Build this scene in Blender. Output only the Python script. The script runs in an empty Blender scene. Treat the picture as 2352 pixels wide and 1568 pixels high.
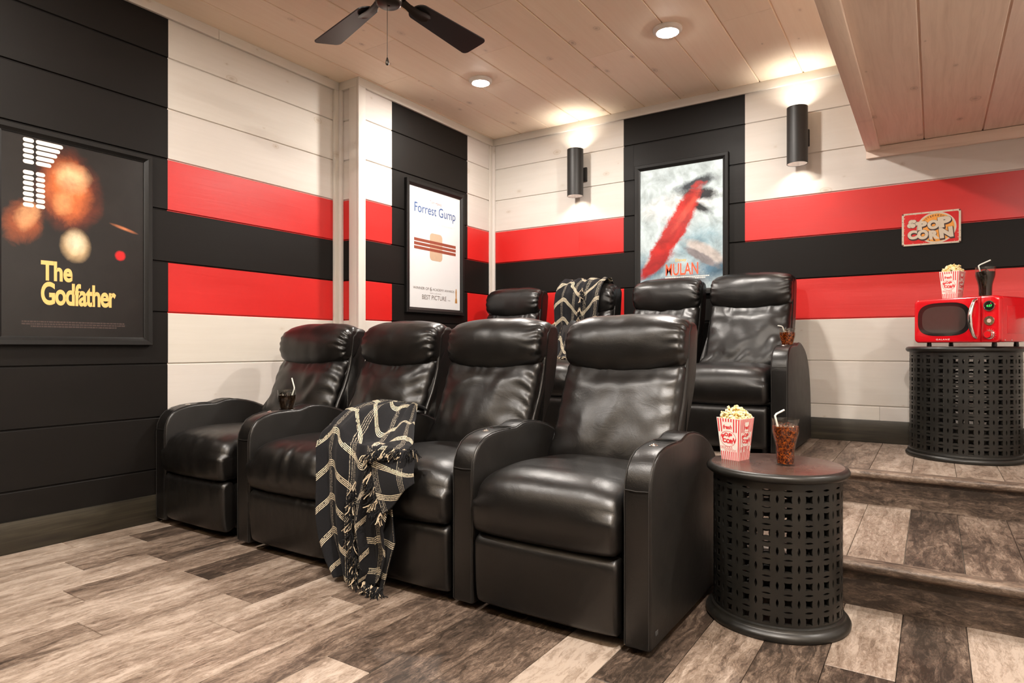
import bpy, bmesh, math, random
from mathutils import Vector, Matrix, noise as mnoise
from mathutils.geometry import tessellate_polygon
PI = math.pi
S = bpy.context.scene
COL = S.collection
rnd = random.Random(7)

# ------------------------------------------------------------------ camera
CAMH = 0.92
YAW = math.radians(33.272)
cd = bpy.data.cameras.new('camera')
cam = bpy.data.objects.new('camera', cd)
COL.objects.link(cam)
cam.location = (0, 0, CAMH)
cam.rotation_euler = (PI / 2, 0, YAW)
cd.sensor_fit = 'HORIZONTAL'
cd.sensor_width = 36.0
cd.lens = 1475.57 / 2352 * 36.0
cd.shift_y = (797.6 - 784) / 2352
cd.clip_start = 0.02
S.camera = cam

# ------------------------------------------------------------------ world, exposure
w = bpy.data.worlds.new('world')
S.world = w
w.use_nodes = True
w.node_tree.nodes['Background'].inputs[0].default_value = (1.0, 0.9, 0.78, 1)
w.node_tree.nodes['Background'].inputs[1].default_value = 0.05
S.view_settings.view_transform = 'Standard'
S.view_settings.look = 'None'
S.view_settings.gamma = 1
S.view_settings.use_curve_mapping = False
S.view_settings.exposure = 0.50
S.cycles.use_denoising = True
S.cycles.max_bounces = 10
S.cycles.diffuse_bounces = 6
S.cycles.glossy_bounces = 4
S.cycles.transmission_bounces = 10
S.cycles.transparent_max_bounces = 12
S.cycles.caustics_refractive = False
S.cycles.caustics_reflective = False
S.cycles.sample_clamp_indirect = 10

# lamp wattages (the lamps themselves are built further down, where they hang)
W_DISC = 32.0          # ceiling disc lights
W_SCONCE = 4.0
LAMP_COL = (1.0, 0.925, 0.85)

# ------------------------------------------------------------------ node helpers
def new_mat(name):
    m = bpy.data.materials.new(name)
    m.use_nodes = True
    nt = m.node_tree
    return m, nt, nt.nodes['Principled BSDF']

def put(nt, sock, v):
    if isinstance(v, bpy.types.NodeSocket):
        nt.links.new(v, sock)
    elif isinstance(v, (tuple, list)):
        if len(v) == 3 and sock.type == 'RGBA':
            v = (*v, 1)
        sock.default_value = v
    else:
        sock.default_value = v

def mth(nt, op, a, b=None, c=None, clamp=False):
    n = nt.nodes.new('ShaderNodeMath')
    n.operation = op
    n.use_clamp = clamp
    for i, v in enumerate((a, b, c)):
        if v is not None:
            put(nt, n.inputs[i], v)
    return n.outputs[0]

def mixc(nt, fac, a, b, blend='MIX'):
    n = nt.nodes.new('ShaderNodeMix')
    n.data_type = 'RGBA'
    n.blend_type = blend
    put(nt, n.inputs[0], fac)
    put(nt, n.inputs[6], a)
    put(nt, n.inputs[7], b)
    return n.outputs[2]

def ramp(nt, fac, stops):
    n = nt.nodes.new('ShaderNodeValToRGB')
    cr = n.color_ramp
    while len(cr.elements) < len(stops):
        cr.elements.new(0.5)
    for e, (p, c) in zip(cr.elements, stops):
        e.position = p
        e.color = (*c, 1) if len(c) == 3 else c
    put(nt, n.inputs[0], fac)
    return n.outputs[0]

def vmath(nt, op, a, b):
    n = nt.nodes.new('ShaderNodeVectorMath')
    n.operation = op
    put(nt, n.inputs[0], a)
    put(nt, n.inputs[1], b)
    return n.outputs[0]

def noise(nt, vec, scale=5, detail=3, rough=0.5, dist=0.0, out=0):
    n = nt.nodes.new('ShaderNodeTexNoise')
    put(nt, n.inputs['Vector'], vec)
    n.inputs['Scale'].default_value = scale
    n.inputs['Detail'].default_value = detail
    n.inputs['Roughness'].default_value = rough
    n.inputs['Distortion'].default_value = dist
    return n.outputs[out]

def voro(nt, vec, scale=5, feature='F1'):
    n = nt.nodes.new('ShaderNodeTexVoronoi')
    n.feature = feature
    put(nt, n.inputs['Vector'], vec)
    n.inputs['Scale'].default_value = scale
    return n

def coord(nt, kind='Object'):
    return nt.nodes.new('ShaderNodeTexCoord').outputs[kind]

def obj_rand_vec(nt):
    oi = nt.nodes.new('ShaderNodeObjectInfo')
    c = nt.nodes.new('ShaderNodeCombineXYZ')
    put(nt, c.inputs[0], mth(nt, 'MULTIPLY', oi.outputs['Random'], 57.0))
    put(nt, c.inputs[1], mth(nt, 'MULTIPLY', oi.outputs['Random'], 13.0))
    put(nt, c.inputs[2], mth(nt, 'MULTIPLY', oi.outputs['Random'], 31.0))
    return vmath(nt, 'ADD', coord(nt), c.outputs[0]), oi

def bump(nt, bsdf, h, strength=0.3, dist=0.002, prev=None):
    b = nt.nodes.new('ShaderNodeBump')
    b.inputs['Strength'].default_value = strength
    b.inputs['Distance'].default_value = dist
    put(nt, b.inputs['Height'], h)
    if prev is not None:
        nt.links.new(prev, b.inputs['Normal'])
    nt.links.new(b.outputs[0], bsdf.inputs['Normal'])
    return b.outputs[0]

def simple(name, col, rough=0.5, metal=0.0, spec=0.5, coat=0.0, emit=None, estr=0.0):
    m, nt, b = new_mat(name)
    n = noise(nt, coord(nt), 40, 2)
    c2 = tuple(min(1, x * 0.86) for x in col)
    put(nt, b.inputs['Base Color'], mixc(nt, n, c2, col))
    b.inputs['Roughness'].default_value = rough
    b.inputs['Metallic'].default_value = metal
    b.inputs['Specular IOR Level'].default_value = spec
    b.inputs['Coat Weight'].default_value = coat
    if emit:
        b.inputs['Emission Color'].default_value = (*emit, 1)
        b.inputs['Emission Strength'].default_value = estr
    return m

def scaled(nt, v, s):
    return vmath(nt, 'MULTIPLY', v, s)

# ------------------------------------------------------------------ materials
def knotty(name, base, dark, knot, grain_amt=0.35):
    """whitewashed knotty pine; board length runs along the object's X"""
    m, nt, b = new_mat(name)
    v, oi = obj_rand_vec(nt)
    warp = noise(nt, scaled(nt, v, (1.2, 4, 4)), 1.6, 3, 0.5, out=1)
    vw = vmath(nt, 'ADD', v, scaled(nt, warp, (0.05, 0.05, 0.05)))
    broad = noise(nt, scaled(nt, v, (1.0, 3.5, 3.5)), 1.5, 4, 0.55)
    # cathedral grain
    g = noise(nt, scaled(nt, vw, (0.9, 26, 26)), 1.6, 6, 0.62, 0.4)
    c = mixc(nt, mth(nt, 'MULTIPLY', ramp(nt, g, [(0.42, (0, 0, 0)), (0.72, (1, 1, 1))]), grain_amt), base, dark)
    c = mixc(nt, mth(nt, 'MULTIPLY', ramp(nt, broad, [(0.35, (0, 0, 0)), (0.7, (1, 1, 1))]), 0.35), c, dark)
    # knots, a few with a ring around them
    s3 = nt.nodes.new('ShaderNodeSeparateXYZ')
    nt.links.new(vw, s3.inputs[0])
    c3 = nt.nodes.new('ShaderNodeCombineXYZ')
    put(nt, c3.inputs[0], mth(nt, 'MULTIPLY', s3.outputs[0], 2.6))
    put(nt, c3.inputs[1], mth(nt, 'MULTIPLY', s3.outputs[2], 4.4))
    vo = voro(nt, c3.outputs[0], 1.0)
    vo.voronoi_dimensions = '2D'
    sel = nt.nodes.new('ShaderNodeSeparateColor')
    nt.links.new(vo.outputs['Color'], sel.inputs[0])
    keep = mth(nt, 'MULTIPLY', mth(nt, 'GREATER_THAN', sel.outputs[0], 0.42), mth(nt, 'MULTIPLY_ADD', sel.outputs[2], .5, .62))
    siz = mth(nt, 'MULTIPLY_ADD', mth(nt, 'POWER', sel.outputs[1], 2.5), 0.085, 0.018)
    dd = mth(nt, 'DIVIDE', mth(nt, 'ADD', vo.outputs['Distance'], mth(nt, 'MULTIPLY', mth(nt, 'SUBTRACT', noise(nt, v, 45, 2), .5), .022)), siz)
    core = ramp(nt, mth(nt, 'MULTIPLY', dd, 0.4), [(0.0, (1, 1, 1)), (0.16, (0.6, .6, .6)), (0.27, (.22, .22, .22)), (0.36, (0.62, .62, .62)), (0.44, (0.12, .12, .12)), (1.0, (0, 0, 0))])
    c = mixc(nt, mth(nt, 'MULTIPLY', mth(nt, 'MULTIPLY', core, keep), 0.75), c, knot)
    # light difference between boards
    c = mixc(nt, 1.0, c, oi.outputs['Color'], 'MULTIPLY')
    put(nt, b.inputs['Base Color'], c)
    b.inputs['Roughness'].default_value = 0.62
    b.inputs['Specular IOR Level'].default_value = 0.3
    bump(nt, b, g, 0.25, 0.0015)
    return m

def painted(name, col, rough, spec=0.4):
    m, nt, b = new_mat(name)
    v, oi = obj_rand_vec(nt)
    warp = noise(nt, scaled(nt, v, (1.2, 4, 4)), 1.6, 3, 0.5, out=1)
    vw = vmath(nt, 'ADD', v, scaled(nt, warp, (0.05, 0.05, 0.05)))
    g = noise(nt, scaled(nt, vw, (0.8, 30, 30)), 1.7, 6, 0.65, 0.3)
    br = noise(nt, scaled(nt, v, (1.0, 3, 3)), 2.0, 3)
    c2 = tuple(x * 0.8 for x in col)
    put(nt, b.inputs['Base Color'], mixc(nt, br, c2, col))
    put(nt, b.inputs['Roughness'], mth(nt, 'MULTIPLY_ADD', br, 0.16, rough - 0.08))
    b.inputs['Specular IOR Level'].default_value = spec
    bump(nt, b, g, 0.35, 0.0012)
    return m

M = {}
M['white'] = knotty('whitewashed_pine', (0.655, 0.622, 0.58), (0.57, 0.53, 0.48), (0.42, 0.34, 0.26))
M['ceil'] = knotty('limed_pine_ceiling', (0.93, 0.81, 0.66), (0.86, 0.72, 0.57), (0.34, 0.25, 0.18), 0.5)
M['soffit'] = knotty('limed_pine_soffit', (0.85, 0.72, 0.62), (0.68, 0.55, 0.46), (0.17, 0.115, 0.08), 0.75)
M['black'] = painted('black_wall_paint', (0.0065, 0.0052, 0.0043), 0.52, 0.20)
M['red'] = painted('red_wall_paint', (0.62, 0.014, 0.012), 0.38, 0.6)
M['plain'] = simple('plain_wall', (0.72, 0.64, 0.54), 0.8)

def mk_base():
    m, nt, b = new_mat('ebony_stained_baseboard')
    v, oi = obj_rand_vec(nt)
    g = noise(nt, scaled(nt, v, (1.2, 22, 22)), 1.8, 6, 0.6, 0.6)
    put(nt, b.inputs['Base Color'], ramp(nt, g, [(0.3, (0.012, 0.010, 0.007)), (0.55, (0.03, 0.025, 0.016)), (0.75, (0.06, 0.05, 0.033))]))
    b.inputs['Roughness'].default_value = 0.42
    bump(nt, b, g, 0.3, 0.001)
    return m
M['base'] = mk_base()

def mk_floor(name='weathered_vinyl_plank', along='X'):
    m, nt, b = new_mat(name)
    v, oi = obj_rand_vec(nt)
    warp = noise(nt, scaled(nt, v, (3, 8, 8)), 1.4, 4, 0.6, out=1)
    vw = vmath(nt, 'ADD', v, scaled(nt, warp, (0.10, 0.09, 0.09)))
    big = noise(nt, scaled(nt, vw, (1.1, 5, 5)), 1.7, 5, 0.6, 0.8)
    streak = noise(nt, scaled(nt, vw, (1.4, 30, 30)), 1.9, 7, 0.72, 0.6)
    fine = noise(nt, scaled(nt, vw, (9, 130, 130)), 1.5, 6, 0.75)
    speck = noise(nt, scaled(nt, v, (60, 140, 140)), 1.5, 3, 0.7)
    blot = noise(nt, scaled(nt, vw, (5, 14, 14)), 2.2, 8, 0.75, 1.2)
    sc = nt.nodes.new('ShaderNodeSeparateColor')
    nt.links.new(oi.outputs['Color'], sc.inputs[0])
    tone = sc.outputs[0]                     # 0 dark plank .. 1 light plank
    t = mth(nt, 'MULTIPLY_ADD', big, 1.15, mth(nt, 'MULTIPLY_ADD', tone, 0.64, -0.33))
    t = mth(nt, 'ADD', t, mth(nt, 'MULTIPLY_ADD', streak, 0.9, -0.53))
    t = mth(nt, 'ADD', t, mth(nt, 'MULTIPLY_ADD', blot, 1.2, -0.60))
    t = mth(nt, 'ADD', t, mth(nt, 'MULTIPLY_ADD', fine, 0.62, -0.31))
    t = mth(nt, 'ADD', t, mth(nt, 'MULTIPLY_ADD', speck, 0.30, -0.15), clamp=True)
    c = ramp(nt, t, [(0.06, (0.026, 0.018, 0.013)), (0.30, (0.078, 0.054, 0.040)), (0.50, (0.165, 0.120, 0.090)),
                     (0.70, (0.255, 0.198, 0.155)), (0.95, (0.38, 0.312, 0.258))])
    put(nt, b.inputs['Base Color'], c)
    put(nt, b.inputs['Roughness'], mth(nt, 'MULTIPLY_ADD', blot, 0.2, 0.38))
    b.inputs['Specular IOR Level'].default_value = 0.4
    bump(nt, b, mth(nt, 'ADD', streak, fine), 0.25, 0.0008)
    return m
M['floor'] = mk_floor()

def mk_leather(name, col, rough):
    m, nt, b = new_mat(name)
    v = coord(nt)
    peb = voro(nt, v, 420, 'F1')
    pores = noise(nt, v, 900, 2, 0.5)
    crease = noise(nt, v, 9, 4, 0.55, 1.6)
    mott = noise(nt, v, 14, 4, 0.6)
    put(nt, b.inputs['Base Color'], mixc(nt, mott, tuple(x * 0.7 for x in col), tuple(x * 1.3 for x in col)))
    put(nt, b.inputs['Roughness'], mth(nt, 'MULTIPLY_ADD', mott, 0.14, rough - 0.07))
    b.inputs['Specular IOR Level'].default_value = 0.52
    n1 = bump(nt, b, crease, 0.12, 0.010)
    bump(nt, b, mth(nt, 'ADD', peb.outputs['Distance'], pores), 0.20, 0.0006, n1)
    return m
M['leather'] = mk_leather('black_bonded_leather', (0.0050, 0.0043, 0.0038), 0.34)
M['leather_side'] = mk_leather('black_vinyl_side', (0.008, 0.007, 0.006), 0.48)
M['stitch'] = simple('dark_stitching', (0.016, 0.014, 0.012), 0.6)
M['plastic'] = simple('black_plastic', (0.012, 0.012, 0.012), 0.35)
M['chrome'] = simple('chrome', (0.85, 0.84, 0.82), 0.12, 1.0)
M['frame'] = simple('satin_black_frame', (0.008, 0.0075, 0.007), 0.42, spec=.3)
M['fanmetal'] = simple('dark_bronze_metal', (0.055, 0.045, 0.036), 0.36, 0.85)
M['blade'] = simple('matte_black_fan_blade', (0.014, 0.012, 0.012), 0.42)
M['sconce'] = simple('textured_black_metal', (0.012, 0.011, 0.010), 0.5)
M['reflector'] = simple('white_reflector', (0.85, 0.83, 0.80), 0.4)
M['lamp_trim'] = simple('white_lamp_trim', (0.80, 0.78, 0.74), 0.35)
M['diffuser'] = simple('lit_diffuser', (0.9, 0.9, 0.9), 0.5, emit=(1.0, 0.95, 0.86), estr=110.0)
M['bulb'] = simple('lit_lens', (0.9, 0.9, 0.9), 0.5, emit=(1.0, 0.92, 0.80), estr=6.0)

def mk_tablewood(name, c1, c2, rough):
    m, nt, b = new_mat(name)
    v = coord(nt)
    g = noise(nt, scaled(nt, v, (4, 40, 4)), 1.6, 6, 0.6, 0.5)
    d = noise(nt, v, 11, 5, 0.65)
    c = mixc(nt, ramp(nt, g, [(0.35, (0, 0, 0)), (0.7, (1, 1, 1))]), c1, c2)
    put(nt, b.inputs['Base Color'], mixc(nt, mth(nt, 'MULTIPLY', d, 0.5), c, tuple(x * 1.5 for x in c2)))
    put(nt, b.inputs['Roughness'], mth(nt, 'MULTIPLY_ADD', d, 0.25, rough - 0.12))
    bump(nt, b, mth(nt, 'ADD', g, d), 0.3, 0.0012)
    return m
M['drumtop'] = mk_tablewood('ebonised_table_top', (0.026, 0.015, 0.012), (0.070, 0.038, 0.029), 0.24)
M['drum'] = mk_tablewood('ebonised_carved_lattice', (0.0055, 0.0053, 0.0045), (0.013, 0.012, 0.010), 0.38)
M['mw_red'] = simple('glossy_red_enamel', (0.62, 0.006, 0.012), 0.16, coat=0.6)
M['mw_glass'] = simple('smoked_glass', (0.012, 0.010, 0.010), 0.06, coat=0.5)
M['mw_glass2'] = simple('smoked_mesh_window', (0.045, 0.038, 0.034), 0.09, coat=0.5)
M['white_print'] = simple('white_print', (0.80, 0.77, 0.72), 0.5)
M['green_led'] = simple('green_led', (0.0, 0.3, 0.02), 0.5, emit=(0.05, 0.9, 0.12), estr=1.2)
M['red_led'] = simple('red_led', (0.3, 0.0, 0.02), 0.5, emit=(0.9, 0.02, 0.08), estr=1.0)
M['card'] = simple('white_card', (0.83, 0.79, 0.73), 0.55)
M['card_red'] = simple('red_card_print', (0.72, 0.03, 0.035), 0.5)
M['straw'] = simple('white_straw', (0.82, 0.82, 0.76), 0.35)

def mk_popcorn():
    m, nt, b = new_mat('buttered_popcorn')
    n = noise(nt, coord(nt), 60, 3, 0.6)
    put(nt, b.inputs['Base Color'], ramp(nt, n, [(0.30, (0.35, 0.17, 0.04)), (0.40, (0.78, 0.55, 0.18)), (0.52, (0.86, 0.74, 0.42)), (0.68, (0.88, 0.82, 0.66))]))
    b.inputs['Roughness'].default_value = 0.6
    return m
M['popcorn'] = mk_popcorn()

def mk_glass(name, col, rough=0.0, ior=1.45):
    m, nt, b = new_mat(name)
    n = noise(nt, coord(nt), 30, 1)
    put(nt, b.inputs['Base Color'], mixc(nt, n, col, tuple(min(1, x * 1.02) for x in col)))
    b.inputs['Transmission Weight'].default_value = 1.0
    b.inputs['Roughness'].default_value = rough
    b.inputs['IOR'].default_value = ior
    return m
def mk_thin_glass():
    m = bpy.data.materials.new('clear_glass')
    m.use_nodes = True
    nt = m.node_tree
    out = nt.nodes['Material Output']
    tr = nt.nodes.new('ShaderNodeBsdfTransparent')
    n = noise(nt, coord(nt), 25, 2)
    put(nt, tr.inputs[0], mixc(nt, n, (0.93, 0.94, 0.92), (0.98, 0.985, 0.97)))
    gl = nt.nodes.new('ShaderNodeBsdfGlossy')
    gl.inputs['Roughness'].default_value = 0.04
    fr = nt.nodes.new('ShaderNodeLayerWeight')
    refl = mth(nt, 'MULTIPLY_ADD', mth(nt, 'POWER', fr.outputs['Facing'], 4.0), 0.55, 0.035)
    mx = nt.nodes.new('ShaderNodeMixShader')
    nt.links.new(refl, mx.inputs[0])
    nt.links.new(tr.outputs[0], mx.inputs[1])
    nt.links.new(gl.outputs[0], mx.inputs[2])
    nt.links.new(mx.outputs[0], out.inputs['Surface'])
    return m
M['glass'] = mk_thin_glass()
M['ice'] = mk_glass('ice', (0.95, 0.95, 0.93), 0.05, 1.28)

def mk_cola(name, lo, hi, tr=.86):
    m, nt, b = new_mat(name)
    v = coord(nt)
    vo = voro(nt, v, 95, 'F1')
    n = noise(nt, v, 110, 4, 0.6, 1.0)
    put(nt, b.inputs['Base Color'], mixc(nt, ramp(nt, n, [(0.46, (0, 0, 0)), (0.66, (1, 1, 1))]), lo, hi))
    b.inputs['Transmission Weight'].default_value = tr
    b.inputs['Roughness'].default_value = 0.06
    b.inputs['IOR'].default_value = 1.33
    bump(nt, b, mth(nt, 'ADD', vo.outputs['Distance'], n), 0.6, 0.004)
    return m
M['cola'] = mk_cola('lit_cola', (0.085, 0.009, 0.001), (0.62, 0.135, 0.008), .35)  # cola in good light: glow through the ice painted as bright amber mottling
M['cola_shaded'] = mk_cola('shaded_cola', (0.012, 0.006, 0.003), (0.14, 0.05, 0.012))  # same cola, painted darker for the glasses that get less light

def mk_throw():
    """dark woven throw, bands of four cream lines one way and dotted lines the other (UV in metres)"""
    m, nt, b = new_mat('plaid_woven_throw')
    uv = nt.nodes.new('ShaderNodeUVMap')
    sp = nt.nodes.new('ShaderNodeSeparateXYZ')
    nt.links.new(uv.outputs[0], sp.inputs[0])
    wob = noise(nt, uv.outputs[0], 24, 2)
    def band(s, period, off, span, n, duty):
        a = mth(nt, 'ADD', s, mth(nt, 'MULTIPLY', wob, 0.004))
        f = mth(nt, 'MODULO', mth(nt, 'ADD', a, 10 * period + off), period)
        inb = mth(nt, 'LESS_THAN', f, span)
        g = mth(nt, 'MODULO', mth(nt, 'MULTIPLY', f, n / span), 1.0)
        return mth(nt, 'MULTIPLY', inb, mth(nt, 'LESS_THAN', g, duty))
    lines_v = band(sp.outputs[1], 0.118, 0.0, 0.026, 4, 0.45)
    lines_u = band(sp.outputs[0], 0.118, 0.05, 0.030, 4, 0.32)
    dots = mth(nt, 'GREATER_THAN', noise(nt, scaled(nt, uv.outputs[0], (140, 260, 1)), 1.0, 2), 0.47)
    lines_u = mth(nt, 'MULTIPLY', lines_u, dots)
    twist = mth(nt, 'GREATER_THAN', noise(nt, scaled(nt, uv.outputs[0], (300, 90, 1)), 1.0, 2), 0.40)
    lines_v = mth(nt, 'MULTIPLY', lines_v, twist)
    weave = noise(nt, scaled(nt, uv.outputs[0], (500, 500, 1)), 1.0, 2)
    basec = mixc(nt, weave, (0.006, 0.006, 0.007), (0.020, 0.020, 0.022))
    c = mixc(nt, mth(nt, 'MULTIPLY', lines_u, 0.75), basec, (0.50, 0.44, 0.34))
    c = mixc(nt, lines_v, c, (0.72, 0.63, 0.46))
    put(nt, b.inputs['Base Color'], c)
    b.inputs['Roughness'].default_value = 0.95
    b.inputs['Specular IOR Level'].default_value = 0.1
    b.inputs['Sheen Weight'].default_value = 0.04
    bump(nt, b, weave, 0.6, 0.0015)
    return m
M['throw'] = mk_throw()
M['yarn'] = simple('black_yarn', (0.014, 0.014, 0.015), 0.95, spec=0.1)
M['yarn_cream'] = simple('cream_yarn', (0.55, 0.45, 0.32), 0.95, spec=0.1)

def mk_art(name, base, blobs, rough=0.35, gain=0.9):
    """printed sheet: soft abstract shapes; blobs are (cx, cy, rx, ry, angle, colour, softness, noise) in sheet metres"""
    m, nt, b = new_mat(name)
    v = coord(nt)
    sp = nt.nodes.new('ShaderNodeSeparateXYZ')
    nt.links.new(v, sp.inputs[0])
    x0, y0 = sp.outputs[0], sp.outputs[2]
    c = base
    for i, (cx, cy, rx, ry, ang, col, soft, ns) in enumerate(blobs):
        nz = noise(nt, vmath(nt, 'ADD', v, (i * 3.7, i * 1.3, 0)), 11, 8, 0.72, 0.8)
        dx = mth(nt, 'ADD', x0, -cx)
        dy = mth(nt, 'ADD', y0, -cy)
        ca, sa = math.cos(ang), math.sin(ang)
        a = mth(nt, 'DIVIDE', mth(nt, 'ADD', mth(nt, 'MULTIPLY', dx, ca), mth(nt, 'MULTIPLY', dy, sa)), rx)
        d = mth(nt, 'DIVIDE', mth(nt, 'SUBTRACT', mth(nt, 'MULTIPLY', dy, ca), mth(nt, 'MULTIPLY', dx, sa)), ry)
        r = mth(nt, 'SQRT', mth(nt, 'ADD', mth(nt, 'MULTIPLY', a, a), mth(nt, 'MULTIPLY', d, d)))
        r = mth(nt, 'ADD', r, mth(nt, 'MULTIPLY_ADD', nz, ns * 2, -ns))
        f = mth(nt, 'DIVIDE', mth(nt, 'SUBTRACT', 1.0, r), soft, clamp=True)
        c = mixc(nt, f, c, col)
    va = noise(nt, v, 9, 7, 0.62, 0.5)
    c = mixc(nt, 1.0, c, ramp(nt, va, [(0.3, (0.42, 0.42, 0.42)), (0.65, (gain, gain, gain))]), 'MULTIPLY')
    put(nt, b.inputs['Base Color'], c)
    b.inputs['Roughness'].default_value = rough
    return m

# ------------------------------------------------------------------ object helpers
def tag(o, label=None, cat=None, group=None, kind=None):
    if label: o['label'] = label
    if cat: o['category'] = cat
    if group: o['group'] = group
    if kind: o['kind'] = kind
    return o

def empty(name, loc=(0, 0, 0), rz=0.0, label=None, cat=None, group=None, kind=None):
    o = bpy.data.objects.new(name, None)
    o.empty_display_size = 0.05
    COL.objects.link(o)
    o.location = loc
    o.rotation_euler = (0, 0, rz)
    return tag(o, label, cat, group, kind)

def link(name, me, parent=None, mat=None, loc=None, matrix=None):
    o = bpy.data.objects.new(name, me)
    COL.objects.link(o)
    if mat is not None:
        if not isinstance(mat, (list, tuple)):
            mat = [mat]
        if len(me.materials) == 0:
            for mm in mat:
                me.materials.append(mm)
    if parent is not None:
        o.parent = parent
    if matrix is not None:
        o.matrix_local = matrix
    if loc is not None:
        o.location = loc
    return o

class MB:
    def __init__(self):
        self.v, self.f, self.m, self.uv = [], [], [], {}
    def add(self, vs, fs, mi=0):
        b = len(self.v)
        self.v += [tuple(p) for p in vs]
        for f in fs:
            self.f.append(tuple(b + i for i in f))
            self.m.append(mi)
        return b
    def box(self, x0, x1, y0, y1, z0, z1, mi=0):
        vs = [(x, y, z) for z in (z0, z1) for y in (y0, y1) for x in (x0, x1)]
        self.add(vs, [(0, 2, 3, 1), (4, 5, 7, 6), (0, 1, 5, 4), (2, 6, 7, 3), (0, 4, 6, 2), (1, 3, 7, 5)], mi)
    def lathe(self, prof, n=32, c=(0, 0, 0), mi=0, close=False, a0=0.0):
        k = len(prof)
        vs = []
        for j in range(n):
            a = a0 + 2 * PI * j / n
            for r, z in prof:
                vs.append((c[0] + r * math.cos(a), c[1] + r * math.sin(a), c[2] + z))
        fs = []
        for j in range(n):
            j2 = (j + 1) % n
            for i in range(k - 1 if not close else k):
                i2 = (i + 1) % k
                fs.append((j * k + i, j2 * k + i, j2 * k + i2, j * k + i2))
        self.add(vs, fs, mi)
    def tube(self, pts, r, n=8, mi=0, caps=True, flat=1.0):
        pts = [Vector(p) for p in pts]
        k = len(pts)
        vs = []
        up = None
        for i, p in enumerate(pts):
            t = (pts[min(i + 1, k - 1)] - pts[max(i - 1, 0)])
            if t.length < 1e-9: t = Vector((0, 0, 1))
            t.normalize()
            if up is None:
                up = Vector((0, 0, 1)) if abs(t.z) < 0.9 else Vector((1, 0, 0))
            a = t.cross(up)
            if a.length < 1e-6: a = t.cross(Vector((0, 1, 0)))
            a.normalize()
            b = a.cross(t).normalized()
            up = b
            rr = r[i] if isinstance(r, (list, tuple)) else r
            for j in range(n):
                an = 2 * PI * j / n
                vs.append(p + a * math.cos(an) * rr + b * math.sin(an) * rr * flat)
        fs = []
        for i in range(k - 1):
            for j in range(n):
                j2 = (j + 1) % n
                fs.append((i * n + j, i * n + j2, (i + 1) * n + j2, (i + 1) * n + j))
        if caps:
            fs.append(tuple(range(n - 1, -1, -1)))
            fs.append(tuple((k - 1) * n + j for j in range(n)))
        self.add(vs, fs, mi)
    def mesh(self, name, smooth=True, bevel=0.0, seg=2, angle=40, weld=False, fixn=True):
        me = bpy.data.meshes.new(name)
        me.from_pydata(self.v, [], self.f)
        me.polygons.foreach_set('material_index', self.m)
        bm = bmesh.new()
        bm.from_mesh(me)
        if weld:
            bmesh.ops.remove_doubles(bm, verts=bm.verts, dist=1e-5)
        if fixn:
            bmesh.ops.recalc_face_normals(bm, faces=bm.faces)
        if bevel:
            es = [e for e in bm.edges if len(e.link_faces) == 2 and e.calc_face_angle(0) > math.radians(35)]
            bmesh.ops.bevel(bm, geom=es, offset=bevel, segments=seg, profile=0.5, affect='EDGES', clamp_overlap=True)
        bm.to_mesh(me)
        bm.free()
        if smooth:
            me.polygons.foreach_set('use_smooth', [True] * len(me.polygons))
            me.set_sharp_from_angle(angle=math.radians(angle))
        return me
    def build(self, name, mat=None, parent=None, loc=None, **kw):
        return link(name, self.mesh(name, **kw), parent, mat, loc)

def box_obj(name, dims, mat, parent=None, bevel=0.0, seg=2, loc=None):
    m = MB()
    m.box(*dims)
    return m.build(name, mat, parent, loc, bevel=bevel, seg=seg)

def structure(o):
    o['kind'] = 'structure'
    return o

# ================================================================== THE ROOM
XL = -3.449      # left wall, board face
XJ = -3.257      # face of the stepped-out part of the left wall
YJ = 3.070       # where it steps out
YB = 4.648       # back wall, board face
ZC = 2.745       # ceiling
XR = 1.30
YF = -1.60
ROWS = [0.0, .27, .545, .829, 1.105, 1.376, 1.655, 1.93, 2.202, 2.475, 2.745]
TB = 0.018
PLAT = 0.32
STEP = 0.16

def board_mesh(L, H, segs, thick=TB):
    """tongue-and-groove board, length along X, face towards -Y, height along Z"""
    cs = [(0, 0), (thick * .55, 0), (thick * .55, .005), (thick, .009), (thick, H - .003), (thick - .003, H), (0, H)]
    m = MB()
    mats, idx = [], {}
    for (a, b, k) in segs:
        if k not in idx:
            idx[k] = len(mats)
            mats.append(M[k])
        vs = [(a, -d + thick, z) for d, z in cs] + [(b, -d + thick, z) for d, z in cs]
        n = len(cs)
        fs = [(i, (i + 1) % n, n + (i + 1) % n, n + i) for i in range(n)]
        if a == segs[0][0]: fs.append(tuple(range(n - 1, -1, -1)))
        if b == segs[-1][1]: fs.append(tuple(range(n, 2 * n)))
        m.add(vs, fs, idx[k])
    me = m.mesh('board', smooth=False, weld=True)
    for mm in mats: me.materials.append(mm)
    return me

def tint(o, lo=0.93, hi=1.0):
    a = rnd.uniform(lo, hi)
    o.color = (a, a * rnd.uniform(0.985, 1.0), a * rnd.uniform(0.965, 1.0), 1)

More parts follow.
